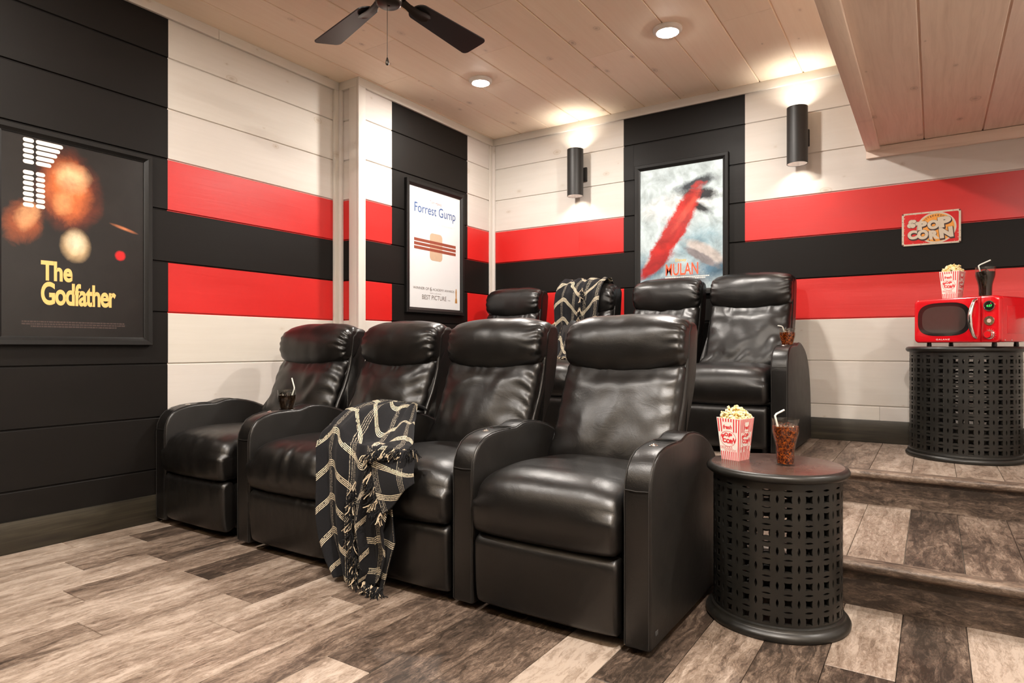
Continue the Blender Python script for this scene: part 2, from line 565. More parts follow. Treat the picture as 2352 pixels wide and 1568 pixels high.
def wall_boards(parent, origin, rz, length, rows, segf, joints=None):
    """rows: list of (z0, z1). segf(z0,z1) -> [(a,b,mat)] ; joints {row_index:[x,..]}"""
    for ri, (z0, z1) in enumerate(rows):
        cuts = [0.0] + sorted((joints or {}).get(ri, [])) + [length]
        segs = segf(z0, z1)
        for a, b in zip(cuts[:-1], cuts[1:]):
            sg = [(max(p, a) - a, min(q, b) - a, k) for p, q, k in segs if q > a + 1e-4 and p < b - 1e-4]
            gap = 0.0012 if len(cuts) > 2 else 0
            sg[0] = (sg[0][0] + gap, sg[0][1], sg[0][2])
            o = link('plank', board_mesh(b - a, z1 - z0, sg), parent)
            ox = origin[0] + a * math.cos(rz)
            oy = origin[1] + a * math.sin(rz)
            o.location = (ox, oy, z0)
            o.rotation_euler = (0, 0, rz)
            tint(o)

rows_full = list(zip(ROWS[:-1], ROWS[1:]))
def band(zm):
    if 1.655 < zm < 1.93 or 1.105 < zm < 1.376: return 'red'
    if 1.376 < zm < 1.655: return 'black'
    return 'white'

# left wall: boards run along +Y (local X), start at YF
LB = 1.877 - YF
def seg_left(z0, z1):
    k = band((z0 + z1) / 2)
    L = YJ - YF
    if k == 'black': return [(0, L, 'black')]
    return [(0, LB + rnd.uniform(-.002, .002), 'black'), (LB, L, k)]
def seg_left_fix(z0, z1):
    s = seg_left(z0, z1)
    if len(s) == 2: s[1] = (s[0][1], s[1][1], s[1][2])
    return s
wl = structure(empty('wall_left'))
box_obj('wall_backing', (XL - .10, XL - TB, YF - .1, YJ + .02, 0, ZC + .05), M['plain'], wl)
wall_boards(wl, (XL, YF), PI / 2, YJ - YF, rows_full, seg_left_fix, {0: [1.0], 2: [2.2], 4: [.9], 5: [2.0], 7: [1.4], 9: [2.1]})

# stepped-out part: return wall (faces the camera) and its long side
wj = structure(empty('wall_return'))
def seg_j(z0, z1): return [(0, XJ - XL, band((z0 + z1) / 2))]
wall_boards(wj, (XL, YJ), 0, XJ - XL - .004, rows_full, lambda a, b: [(0, XJ - XL - .004, band((a + b) / 2))])
ws = structure(empty('wall_left_alcove'))
box_obj('wall_backing', (XL - .10, XJ - TB, YJ + .021, YB + .1, 0, ZC + .05), M['plain'], ws)
Ls = YB - YJ
def seg_s(z0, z1):
    k = band((z0 + z1) / 2)
    a, b = 3.388 - YJ, 4.284 - YJ
    return [(0, a, k), (a, b, 'black'), (b, Ls, k)]
wall_boards(ws, (XJ, YJ + .001), PI / 2, Ls, rows_full, seg_s)

# back wall
wb = structure(empty('wall_back'))
box_obj('wall_backing', (XL, XR + .1, YB + TB, YB + .1, 0, ZC + .05), M['plain'], wb)
LBk = XR - XJ
def seg_b(z0, z1):
    k = band((z0 + z1) / 2)
    a, b = -2.011 - XJ + rnd.uniform(-.002, .002), -1.102 - XJ
    return [(0, a, k), (a, b, 'black'), (b, LBk, k)]
rows_back = [(PLAT, .545)] + rows_full[2:]
wall_boards(wb, (XJ, YB), 0, LBk, rows_back, seg_b,
            {0: [-.285 - XJ], 7: [-1.931 - XJ], 3: [-1.5 - XJ], 5: [-2.4 - XJ], 2: [-2.2 - XJ]})

# right and front walls close the room behind the camera
wr = structure(empty('wall_right'))
box_obj('wall_backing', (XR, XR + .1, YF, YB + .1, 0, ZC + .05), M['white'], wr)
wf = structure(empty('wall_front'))
box_obj('wall_backing', (XL - .1, XR + .1, YF - .1, YF, 0, ZC + .05), M['black'], wf)

# ---- floor of planks
fl = structure(empty('floor'))
box_obj('subfloor', (XL - .1, XR + .1, YF - .1, YB + .1, -.10, -.0125), M['black'], fl)
PW = 0.178
plank_cache = {}
def plank_mesh(L, W=PW, T=.012):
    key = (round(L, 3), round(W, 3))
    if key not in plank_cache:
        m = MB()
        m.box(.0007, L - .0007, -W + .0009, -.0009, -T, 0)
        me = m.mesh('plank', smooth=False, bevel=0.0016, seg=1)
        me.materials.append(M['floor'])
        plank_cache[key] = me
    return plank_cache[key]
def lay(parent, x0, y0, y1, z, tone=None, W=PW):
    # plank local X -> world +Y, local -Y -> world +X
    if y1 - y0 < .01: return
    o = link('plank', plank_mesh(y1 - y0, W), parent)
    o.location = (x0, y0, z)
    o.rotation_euler = (0, 0, PI / 2)
    t = tone if tone is not None else rnd.choice([.05, .25, .4, .5, .6, .75, .9, 1.0])
    o.color = (t, t, t, 1)
FY1 = 3.57
FX0 = -.088 - 19 * PW
# some joints read off the photograph: column index from X=-.088 -> list of (y, tone after)
known = {-1: ([0.85, 2.06], [.55, .12, .85]), 0: ([1.3, 3.0], [.4, .10, .5]), 1: ([.7, 1.9], [.6, .8, .95]),
         -2: ([1.25, 2.55], [.9, .18, .5]), -3: ([1.0, 2.25], [.35, .62, .4]), -4: ([1.62], [.7, .12]),
         -5: ([.5, 2.2], [.5, .98, .4]), -6: ([1.38], [.25, .2]), -7: ([.95, 2.2], [.9, .15, .3]), -8: ([1.30], [.85, .25]),
         -9: ([.9], [.55, .45]), -10: ([.78, 1.62], [.2, .75, .3]), -11: ([1.25], [.75, .8]), -12: ([.55, 1.42], [.2, .8, .35]),
         -13: ([1.0], [.55, .7]), -14: ([.6, 1.47], [.75, .85, .12]), -15: ([1.1], [.8, .55]), -16: ([.7, 1.50], [.6, .9, .2]),
         -17: ([1.25], [.95, .5]), -18: ([.9, 1.6], [.7, .85, .15])}
c = -19
while True:
    x0 = -.088 + c * PW
    if x0 > XR: break
    xa = max(x0, XL)
    W = min(x0 + PW, XR) - xa
    if W > .01:
        if c in known:
            ys, tn = known[c]
            cuts = [YF] + ([ys[0] - 1.22] if ys[0] - 1.22 > YF + .2 else []) + ys + [FY1]
            tones = ([rnd.random()] if len(cuts) == len(ys) + 3 else []) + tn
        else:
            off = rnd.uniform(.2, 1.2)
            cuts = [YF]
            y = YF + off
            while y < FY1 - .15:
                cuts.append(y); y += 1.22
            cuts.append(FY1)
            tones = [rnd.random() for _ in cuts]
        for i in range(len(cuts) - 1):
            lay(fl, xa, cuts[i], cuts[i + 1], 0.0, tones[i] if i < len(tones) else .5, W)
    c += 1

# ---- seating platform and steps
def nosing(parent, x0, x1, y, z):
    prof = [(-.022, -.030), (-.030, -.022), (-.032, -.010), (-.028, -.001), (-.018, .004), (.030, .0045), (.034, 0), (.034, -.004), (.0, -.004), (0, -.032), (-.014, -.034)]
    m = MB()
    n = len(prof)
    vs = [(x0, p[0], p[1]) for p in prof] + [(x1, p[0], p[1]) for p in prof]
    m.add(vs, [(i, (i + 1) % n, n + (i + 1) % n, n + i) for i in range(n)] + [tuple(range(n)), tuple(range(2 * n - 1, n - 1, -1))])
    o = m.build('stair_nosing', M['floor'], parent, loc=(0, y, z), angle=50)
    o.color = (.45, .45, .45, 1)
def riser(parent, x0, x1, y, z0, z1, tone):
    m = MB()
    m.box(x0, x1, y, y + .012, z0, z1)
    o = m.build('riser_board', M['floor'], parent)
    o.color = (tone, tone, tone, 1)
pf = structure(empty('floor_platform'))
RY1, RY2 = 2.588, 3.56
box_obj('platform_core', (XL + .0, XR, RY2 + .012, YB + .02, 0, PLAT - .0125), M['plain'], pf)
riser(pf, XL, XR, RY2, 0, PLAT - .004, .12)
nosing(pf, XL, XR, RY2, PLAT)
c = -19
while True:
    x0 = -.088 + c * PW
    if x0 > XR: break
    xa = max(x0, XJ if True else XL)
    W = min(x0 + PW, XR) - xa
    if W > .01:
        t = {-3: .45, -2: .50, -1: .85, 0: .9, 1: .8, 2: .7}.get(c, rnd.random())
        lay(pf, xa, RY2 + .02, YB, PLAT, t, W)
    c += 1
st = structure(empty('floor_step'))
SX0 = -.64
box_obj('step_core', (SX0, XR, RY1 + .012, RY2 - .001, 0, STEP - .0125), M['plain'], st)
riser(st, SX0, XR, RY1, 0.0005, STEP - .004, .08)
nosing(st, SX0, XR, RY1, STEP)
c = -4
while True:
    x0 = -.088 + c * PW
    if x0 > XR: break
    xa = max(x0, SX0)
    W = min(x0 + PW, XR) - xa
    if W > .01:
        t = {-2: .85, -1: .8, 0: .10, 1: .35, 2: .1, 3: .6}.get(c, rnd.random())
        lay(st, xa, RY1 + .03, RY2 - .001, STEP, t, W)
    c += 1

# ---- ceiling boards (length along world Y)
cl = structure(empty('ceiling'))
box_obj('ceiling_backing', (XL - .1, XR + .1, YF - .1, YB + .1, ZC + TB, ZC + .08), M['plain'], cl)
def ceil_board(parent, x0, x1, y0, y1, z, mat):
    me = board_mesh(y1 - y0, x1 - x0, [(0.0008, y1 - y0 - .0008, mat)])
    o = link('plank', me, parent)
    o.matrix_local = Matrix(((0, 0, 1, x0), (1, 0, 0, y0), (0, 1, 0, z), (0, 0, 0, 1)))
    tint(o, .9, 1.0)
CP = .2777
cj = {-1: [1.3], 0: [3.235], 1: [2.806], 2: [.8, 3.655], 3: [3.245], 4: [2.81, 1.0], 5: [3.66], 6: [1.9], 7: [1.1], 8: [3.66], 9: [2.3], 10: [1.2]}
k = -1
while True:
    x0 = -3.226 + k * CP
    if x0 > XR - .02: break
    x1 = min(x0 + CP, XR)
    x0c = max(x0, XL)
    cuts = [YF] + sorted(cj.get(k, [rnd.uniform(0, 3)])) + [YB]
    for a, b in zip(cuts[:-1], cuts[1:]):
        ceil_board(cl, x0c, x1, a, b, ZC, 'ceil')
    k += 1

# ---- boxed-in soffit (underside of a stair) on the right
sf = structure(empty('ceiling_soffit'))
SZ = 2.183
SXL = -.357
SY0 = 2.28
box_obj('soffit_core', (SXL + .004, XR, SY0, YB, SZ + TB, ZC - .001), M['plain'], sf)
xs = [-.300, -.052, .235, .522, .809, 1.096, XR]
for a, b in zip(xs[:-1], xs[1:]):
    ceil_board(sf, a, b, SY0, YB, SZ, 'soffit')
def trim_box(name, dims, mat='white', parent=None, bevel=.002):
    """a trim whose grain runs along its longest side"""
    x0, x1, y0, y1, z0, z1 = dims
    d = [x1 - x0, y1 - y0, z1 - z0]
    ax = d.index(max(d))
    m = MB()
    if ax == 0:
        m.box(0, d[0], 0, d[1], 0, d[2]); mt = Matrix.Translation((x0, y0, z0))
    elif ax == 1:      # local X->Y, local Y->-X
        m.box(0, d[1], 0, d[0], 0, d[2]); mt = Matrix(((0, -1, 0, x1), (1, 0, 0, y0), (0, 0, 1, z0), (0, 0, 0, 1)))
    else:              # local X->Z, local Z->-X
        m.box(0, d[2], 0, d[1], 0, d[0]); mt = Matrix(((0, 0, -1, x1), (0, 1, 0, y0), (1, 0, 0, z0), (0, 0, 0, 1)))
    o = link(name, m.mesh(name, bevel=bevel, seg=2), parent, M[mat], matrix=mt)
    tint(o, .95, 1.0)
    return o
trim_box('soffit_side_board', (SXL, SXL + .02, SY0, YB - .001, 2.158, ZC - .001), 'soffit', sf)
trim_box('soffit_front_board', (SXL + .02, XR, SY0 - .018, SY0 - .0005, 2.158, ZC - .001), 'soffit', sf)
trim_box('edge_trim', (SXL - .0, SXL + .078, SY0, YB - .022, 2.157, 2.181), 'soffit', sf, .006)
trim_box('edge_trim', (SXL, XR, YB - .022, YB - .0005, 2.112, 2.180), 'soffit', sf, .003)

# ---- trims
def trim(n, dims, mat='white'):
    o = trim_box('trim_%d' % n, dims, mat)
    return structure(o)
CT = .020
zc0 = 2.687
trim(1, (XL, XL + CT, YF, 2.160, zc0, ZC))
trim(2, (XL, XL + CT, 2.162, YJ - CT, zc0, ZC))
trim(3, (XL + .0, XJ - .001, YJ - CT, YJ - .0005, zc0, ZC))
trim(4, (XJ, XJ + CT, YJ - CT, YB - CT, zc0, ZC))
trim(5, (XJ, SXL - .001, YB - CT, YB - .0005, zc0, ZC))
trim(6, (XL, XL + CT, 3.012, YJ - CT, .142, zc0))
trim(7, (XL + .0, XL + .045, YJ - CT - .002, YJ - .0005, .142, zc0))
trim(8, (-3.330, XJ - .001, YJ - CT, YJ - .0005, .142, zc0))
trim(9, (XJ, XJ + CT, YJ - CT, YJ + .045, .142, zc0))
trim(10, (XJ, XJ + .012, 4.592, YB - CT, .465, zc0))
trim(11, (XJ, -3.222, YB - CT, YB - .0005, .465, zc0))
structure(trim_box('baseboard_left', (XL, XL + .016, YF, YJ - .02, 0, .142), 'base'))
structure(trim_box('baseboard_alcove', (XJ, XJ + .016, RY2 + .04, YB, PLAT, .461), 'base'))
structure(trim_box('baseboard_back', (XJ + .016, XR, YB - .016, YB - .0005, PLAT + .0005, .461), 'base'))
structure(trim_box('baseboard_right', (XR - .016, XR, YF, RY1, 0, .142), 'base'))

# ================================================================== LAMPS
def disc_light(x, y, label, r=.080, k=1.0, zc=ZC):
    t = empty('ceiling_light', (x, y, zc), 0, label, 'ceiling light', 'disc lights in the boarded ceiling')
    m = MB()
    m.lathe([(.0, -.001), (r, -.001), (r, -.008), (r * .97, -.014), (r * .90, -.020), (r * .76, -.024), (r * .73, -.022), (r * .73, -.012), (0, -.012)], 48)
    m.build('trim_ring', M['lamp_trim'], t, weld=True)
    m = MB()
    m.lathe([(0, -.0345), (r * .25, -.034), (r * .5, -.0315), (r * .66, -.027), (r * .725, -.022), (r * .725, -.014), (0, -.014)], 40)
    m.build('diffuser', M['diffuser'], t, weld=True)
    ld = bpy.data.lights.new('lamp_light', 'AREA')
    ld.shape = 'DISK'
    ld.size = r * 1.4
    ld.energy = W_DISC * k
    ld.color = LAMP_COL
    lo = bpy.data.objects.new('lamp_light', ld)
    COL.objects.link(lo)
    lo.parent = t
    lo.location = (0, 0, -.037)
    return t
disc_light(-2.585, 3.550, 'round white disc light in ceiling above the left wall corner, lit', .078, .78)
disc_light(-1.275, 3.568, 'round white disc light in ceiling above the tall blue and red poster, lit', .083, .82)
disc_light(-2.585, 0.75, 'round white disc light in the ceiling nearest the front left, lit', k=.82)
disc_light(-1.275, 0.75, 'round white disc light in the front ceiling, right of the fan, lit')

disc_light(0.035, 0.75, 'added disc light, out of view, in the front ceiling beside the stair soffit', k=1.9)  # added lamp, brightens the back wall and steps on the right
disc_light(.85, 2.75, 'added disc light, out of view, on the underside of the stair soffit', k=.45, zc=SZ)  # added lamp with no known source, lifts the steps and right back wall

def sconce(x, label, loc=None, rz=0.0, up=1.0, down=1.0, wide=False):
    R = .064
    zc, hh = 2.308, .185
    t = empty('wall_sconce', loc or (x, 4.552, zc), rz, label, 'wall light', 'black up-and-down wall lights')
    m = MB()
    m.lathe([(R, -hh), (R, hh), (R - .003, hh), (R - .003, -hh)], 48, close=True)
    m.build('tube_housing', M['sconce'], t, weld=True)
    for s in (1, -1):
        m = MB()
        z0 = s * (hh - .045)
        m.lathe([(0, z0), (.026, z0), (R - .006, s * (hh - .004)), (R - .0035, s * (hh - .0015)), (R - .0032, z0 - s * .01), (0, z0 - s * .01)], 32)
        m.build('reflector', M['reflector'], t, weld=True)
        m = MB()
        m.lathe([(0, z0 + s * .004), (.022, z0 + s * .003), (.024, z0 + s * .001), (0, z0 + s * .001)], 24)
        m.build('lens', M['bulb'], t, weld=True)
        ld = bpy.data.lights.new('sconce_light', 'SPOT')
        ld.energy = W_SCONCE * (down if s < 0 else up)
        ld.color = (1.0, .90, .78)
        ld.spot_size = math.radians(128)
        ld.spot_blend = .8
        ld.shadow_soft_size = .018
        lo = bpy.data.objects.new('sconce_light', ld)
        COL.objects.link(lo)
        lo.parent = t
        lo.location = (0, 0, z0 + s * .012)
        if wide and s > 0:
            ld.spot_size = math.radians(168)
            lo.location = (0, 0, hh + .025)
        lo.rotation_euler = (0 if s < 0 else PI, 0, 0)
    box_obj('wall_bracket', (-.035, .035, .055, .078, -.05, .05), M['sconce'], t, .004)
    box_obj('back_plate', (-.062, .062, .075, .0945, -.056, .056), M['sconce'], t, .004)
    return t
sconce(-2.385, 'matte black cylinder sconce left of the tall blue and red poster', up=1.25)
sconce(-.748, 'matte black cylinder sconce beside the low soffit on back wall', up=1.25)

sconce(0, 'added cylinder uplight on the right wall, out of view', (XR - .096, .10, 1.75), -PI / 2, 45.0, 1.0, True)  # added fixture, its wide upward beam brightens the ceiling
sconce(0, 'added cylinder uplight on the front wall, out of view, left side', (-2.70, YF + .096, 1.75), PI, 45.0, 1.0, True)  # added as well, throws light up onto the ceiling boards
sconce(0, 'added cylinder uplight on the front wall, out of view, right side', (-.60, YF + .096, 1.75), PI, 45.0, 1.0, True)  # third added uplight for the ceiling, behind the camera

# ------------------------------------------------------------------ ceiling fan
def ceiling_fan():
    t = empty('ceiling_fan', (-1.985, 2.045, 0), 0, 'dark ceiling fan with matte black blades and a pull chain', 'fan')
    m = MB()
    m.lathe([(0, 2.744), (.075, 2.744), (.078, 2.735), (.066, 2.700), (.030, 2.688), (.016, 2.684), (.016, 2.60), (0, 2.60)], 40)
    m.build('canopy', M['fanmetal'], t, weld=True)
    m = MB()
    m.lathe([(0, 2.615), (.05, 2.612), (.098, 2.595), (.112, 2.57), (.112, 2.52), (.100, 2.488), (.070, 2.478), (0, 2.476)], 48)
    m.build('motor_housing', M['fanmetal'], t, weld=True)
    m = MB()
    m.lathe([(0, 2.48), (.056, 2.48), (.058, 2.47), (.058, 2.428), (.054, 2.415), (.046, 2.409), (.006, 2.408), (.005, 2.412), (0, 2.412)], 40)
    m.build('switch_housing', M['fanmetal'], t, weld=True)
    # pull chain
    m = MB()
    zt, zb = 2.41, 2.176
    n = 64
    for i in range(n):
        z = zt - (zt - zb) * i / (n - 1)
        m.lathe([(0, z + .0017), (.0014, z + .0012), (.0018, z), (.0014, z - .0012), (0, z - .0017)], 6, c=(.004, -.012, 0))
    m.tube([(.004, -.012, zt), (.004, -.012, zb)], .0006, 4)
    ch = m.build('pull_chain', M['fanmetal'], t, fixn=False)
    m = MB()
    m.lathe([(0, zb + .002), (.003, zb), (.004, zb - .004), (.0075, zb - .018), (.008, zb - .024), (.006, zb - .031), (0, zb - .034)], 20, c=(.004, -.012, 0))
    m.build('pull_knob', M['fanmetal'], ch, weld=True)
    # blade: outline in XY, along +X
    def blade_mesh():
        L0, L1 = .150, .615
        w0, w1 = .052, .073
        def corner(cx, cy, r, a0, a1, n=7):
            return [(cx + r * math.cos(a0 + (a1 - a0) * i / (n - 1)), cy + r * math.sin(a0 + (a1 - a0) * i / (n - 1))) for i in range(n)]
        r1, r0 = .026, .045
        pts = corner(L1 - r1, w1 - r1, r1, PI / 2, 0) + corner(L1 - r1, -w1 + r1, r1, 0, -PI / 2)
        pts += corner(L0 + r0, -w0 + r0, r0, -PI / 2, -PI) + corner(L0 + r0, w0 - r0, r0, PI, PI / 2)
        m = MB()
        n = len(pts)
        m.add([(x, y, -.003) for x, y in pts] + [(x, y, .003) for x, y in pts],
              [tuple(range(n)), tuple(range(2 * n - 1, n - 1, -1))] + [(i, (i + 1) % n, n + (i + 1) % n, n + i) for i in range(n)])
        return m.mesh('fan_blade', bevel=.001, seg=1)
    def iron_mesh():
        m = MB()
        st = [(.085, .020, .000, .007), (.12, .018, -.006, .007), (.16, .024, -.012, .006), (.20, .030, -.012, .005), (.235, .028, -.010, .004), (.255, .012, -.008, .003)]
        vs, fs = [], []
        K = 10
        for x, wd, z, th in st:
            for j in range(K):
                a = 2 * PI * j / K
                vs.append((x, wd * math.cos(a), z + th * math.sin(a) - (.004 * math.cos(2 * a))))
        for i in range(len(st) - 1):
            for j in range(K):
                fs.append((i * K + j, i * K + (j + 1) % K, (i + 1) * K + (j + 1) % K, (i + 1) * K + j))
        fs += [tuple(range(K)), tuple((len(st) - 1) * K + j for j in range(K))]
        m.add(vs, fs)
        return m.mesh('blade_bracket')
    bmh, ime = blade_mesh(), iron_mesh()
    for i in range(5):
        a = math.radians(88.5 + 72 * i + (4 if i == 1 else 0))
        o = link('fan_blade', bmh, t, M['blade'])
        o.matrix_local = Matrix.Translation((0, 0, 2.462)) @ Matrix.Rotation(a, 4, 'Z') @ Matrix.Rotation(math.radians(-12), 4, 'X')
        link('blade_bracket', ime, o, M['fanmetal'])
ceiling_fan()

# ================================================================== RECLINERS
def chaikin(p, it=2):
    for _ in range(it):
        q = []
        n = len(p)
        for i in range(n):
            a, b = p[i], p[(i + 1) % n]
            q.append((a[0] * .75 + b[0] * .25, a[1] * .75 + b[1] * .25))
            q.append((a[0] * .25 + b[0] * .75, a[1] * .25 + b[1] * .75))
        p = q
    return p

def resample(p, n):
    P = list(p) + [p[0]]
    d = [0]
    for a, b in zip(P[:-1], P[1:]):
        d.append(d[-1] + math.hypot(b[0] - a[0], b[1] - a[1]))
    out, j = [], 0
    for i in range(n):
        s = d[-1] * i / n
        while d[j + 1] < s: j += 1
        t = (s - d[j]) / max(1e-9, d[j + 1] - d[j])
        out.append((P[j][0] + (P[j + 1][0] - P[j][0]) * t, P[j][1] + (P[j + 1][1] - P[j][1]) * t))
    return out

def cushion(name, prof, x0, x1, r, mat, parent, ns=72, nu=44, disp=None, xmap=None, it=2):
    """closed Y-Z profile swept along X with rounded, puffed ends; disp(t,y,z,ny,nz)->offset along the normal"""
    p = resample(chaikin(prof, it), ns)
    A = sum(p[i][0] * p[(i + 1) % ns][1] - p[(i + 1) % ns][0] * p[i][1] for i in range(ns))
    if A < 0: p = p[::-1]
    nrm = []
    for i in range(ns):
        a, b = p[i - 1], p[(i + 1) % ns]
        tx, tz = b[0] - a[0], b[1] - a[1]
        l = math.hypot(tx, tz) or 1
        nrm.append((tz / l, -tx / l))
    W = x1 - x0
    us = []
    ne = 6
    for i in range(ne): us.append(r * (1 - math.cos(PI / 2 * i / ne)))
    for i in range(nu + 1): us.append(r + (W - 2 * r) * i / nu)
    for i in range(ne - 1, -1, -1): us.append(W - r * (1 - math.cos(PI / 2 * i / ne)))
    m = MB()
    vs = []
    for u in us:
        dx = min(u, W - u)
        ins = r - math.sqrt(max(0, r * r - (r - dx) ** 2)) if dx < r else 0
        t = 2 * u / W - 1
        for (y, z), (ny, nz) in zip(p, nrm):
            d = (disp(t, y, z, ny, nz) if disp else 0) - ins
            x = x0 + u
            Y, Z = y + ny * d, z + nz * d
            if xmap: x, Y, Z = xmap(x, t, Y, Z, ny, nz)
            vs.append((x, Y, Z))
    k = len(us)
    fs = []
    for i in range(k - 1):
        for j in range(ns):
            j2 = (j + 1) % ns
            fs.append((i * ns + j, (i + 1) * ns + j, (i + 1) * ns + j2, i * ns + j2))
    m.add(vs, fs)
    for i in (0, k - 1):
        ring = vs[i * ns:(i + 1) * ns]
        cen = tuple(sum(v[q] for v in ring) / ns for q in range(3))
        b = len(m.v)
        m.v.append(cen)
        for j in range(ns):
            m.f.append((i * ns + j, i * ns + (j + 1) % ns, b)); m.m.append(0)
    return m.build(name, mat, parent, angle=60)

ARM_PROF = [(0.0, .02), (0.0, .20), (0.0, .40), (-.001, .47), (.004, .515), (.020, .552), (.045, .580), (.080, .597), (.125, .607),
            (.165, .611), (.20, .612), (.285, .612), (.305, .617), (.335, .625), (.37, .628), (.42, .625), (.48, .614), (.53, .600),
            (.58, .580), (.63, .553), (.67, .520), (.71, .470), (.745, .40), (.77, .32), (.785, .22), (.79, .10), (.79, .03), (.775, .02)]
CUP_Y = .242

def arm_mesh(W):
    m = MB()
    n = len(ARM_PROF)
    m.add([(0, y, z) for y, z in ARM_PROF] + [(W, y, z) for y, z in ARM_PROF],
          [tuple(range(n)), tuple(range(2 * n - 1, n - 1, -1))] + [(i, (i + 1) % n, n + (i + 1) % n, n + i) for i in range(n)])
    me = m.mesh('armrest', smooth=False)
    bm = bmesh.new(); bm.from_mesh(me)
    es = [e for e in bm.edges if len(e.link_faces) == 2 and e.calc_face_angle(0) > math.radians(60)]
    bmesh.ops.bevel(bm, geom=es, offset=.011, segments=4, profile=.5, affect='EDGES', clamp_overlap=True)
    bm.to_mesh(me); bm.free()
    a = bpy.data.objects.new('tmp_arm', me); COL.objects.link(a)
    c = MB(); c.lathe([(0, -.07), (.0365, -.07), (.0365, .05), (0, .05)], 40, c=(W / 2, CUP_Y, .605))
    cme = c.mesh('cut', weld=True)
    b = bpy.data.objects.new('tmp_cut', cme); COL.objects.link(b)
    md = a.modifiers.new('b', 'BOOLEAN'); md.object = b; md.operation = 'DIFFERENCE'; md.solver = 'EXACT'
    dg = bpy.context.evaluated_depsgraph_get()
    res = bpy.data.meshes.new_from_object(a.evaluated_get(dg))
    bpy.data.objects.remove(a); bpy.data.objects.remove(b)
    res.name = 'armrest'
    res.materials.clear()
    res.polygons.foreach_set('use_smooth', [True] * len(res.polygons))
    res.set_sharp_from_angle(angle=math.radians(48))
    res.materials.append(M['leather']); res.materials.append(M['leather_side'])
    for p in res.polygons:
        p.material_index = 1 if abs(p.normal.x) > .92 else 0
    return res
ARM_W = .090
arm_me = arm_mesh(ARM_W)

def arm_detail_meshes(W):
    m = MB()       # piping down both edges of the front and along the top, plus the cross seam
    top = [(0, .03)] + ARM_PROF[1:26]
    for x in (.0065, W - .0065):
        m.tube([(x, y - .0 if z < .5 else y, z + (.0 if z < .5 else .0012)) for y, z in [(py - .0006, pz) for py, pz in top]], .0013, 6)
    m.tube([(.008, -.0012, .494), (W / 2, -.0022, .492), (W - .008, -.0012, .494)], .0012, 6)
    piping = m.mesh('piping')
    m = MB()       # cup holder: liner with a rounded lip
    z = .612
    m.lathe([(.0405, z - .004), (.0415, z + .001), (.039, z + .0035), (.0365, z + .001), (.0350, z - .058), (0, z - .058), (0, z - .061), (.0362, z - .061)], 40, c=(W / 2, CUP_Y, 0))
    cup = m.mesh('cup_holder', weld=True)
    m = MB()       # recline button
    m.lathe([(0, .0045), (.006, .0040), (.0085, .0022), (.0095, .001), (.013, .001), (.0145, 0), (.0145, -.004), (0, -.004)], 24)
    btn = m.mesh('control_button', weld=True)
    return piping, cup, btn
pip_me, cup_me, btn_me = arm_detail_meshes(ARM_W)

def armrest(parent, x, y, z, W=ARM_W):
    o = link('armrest', arm_me, parent)
    o.location = (x, y, z)
    o.scale = (W / ARM_W, 1, 1)
    link('piping', pip_me, o, M['stitch'])
    link('cup_holder', cup_me, o, M['plastic'])
    b = link('control_button', btn_me, o, M['chrome'])
    b.matrix_local = Matrix.Translation((ARM_W * .45, .150, .6105)) @ Matrix.Rotation(math.radians(4), 4, 'X')
    return o

SEAM = [(.520, .47), (.530, .56), (.545, .61), (.572, .665), (.598, .71), (.630, .80), (.642, .845), (.654, .93), (.663, 1.00)]
REAR = [(.775, .99), (.768, .90), (.752, .813), (.728, .74), (.706, .70), (.66, .63), (.63, .58), (.62, .50), (.60, .45)]

def nz(x, y, z, s):
    return mnoise.noise(Vector((x * s, y * s, z * s)))

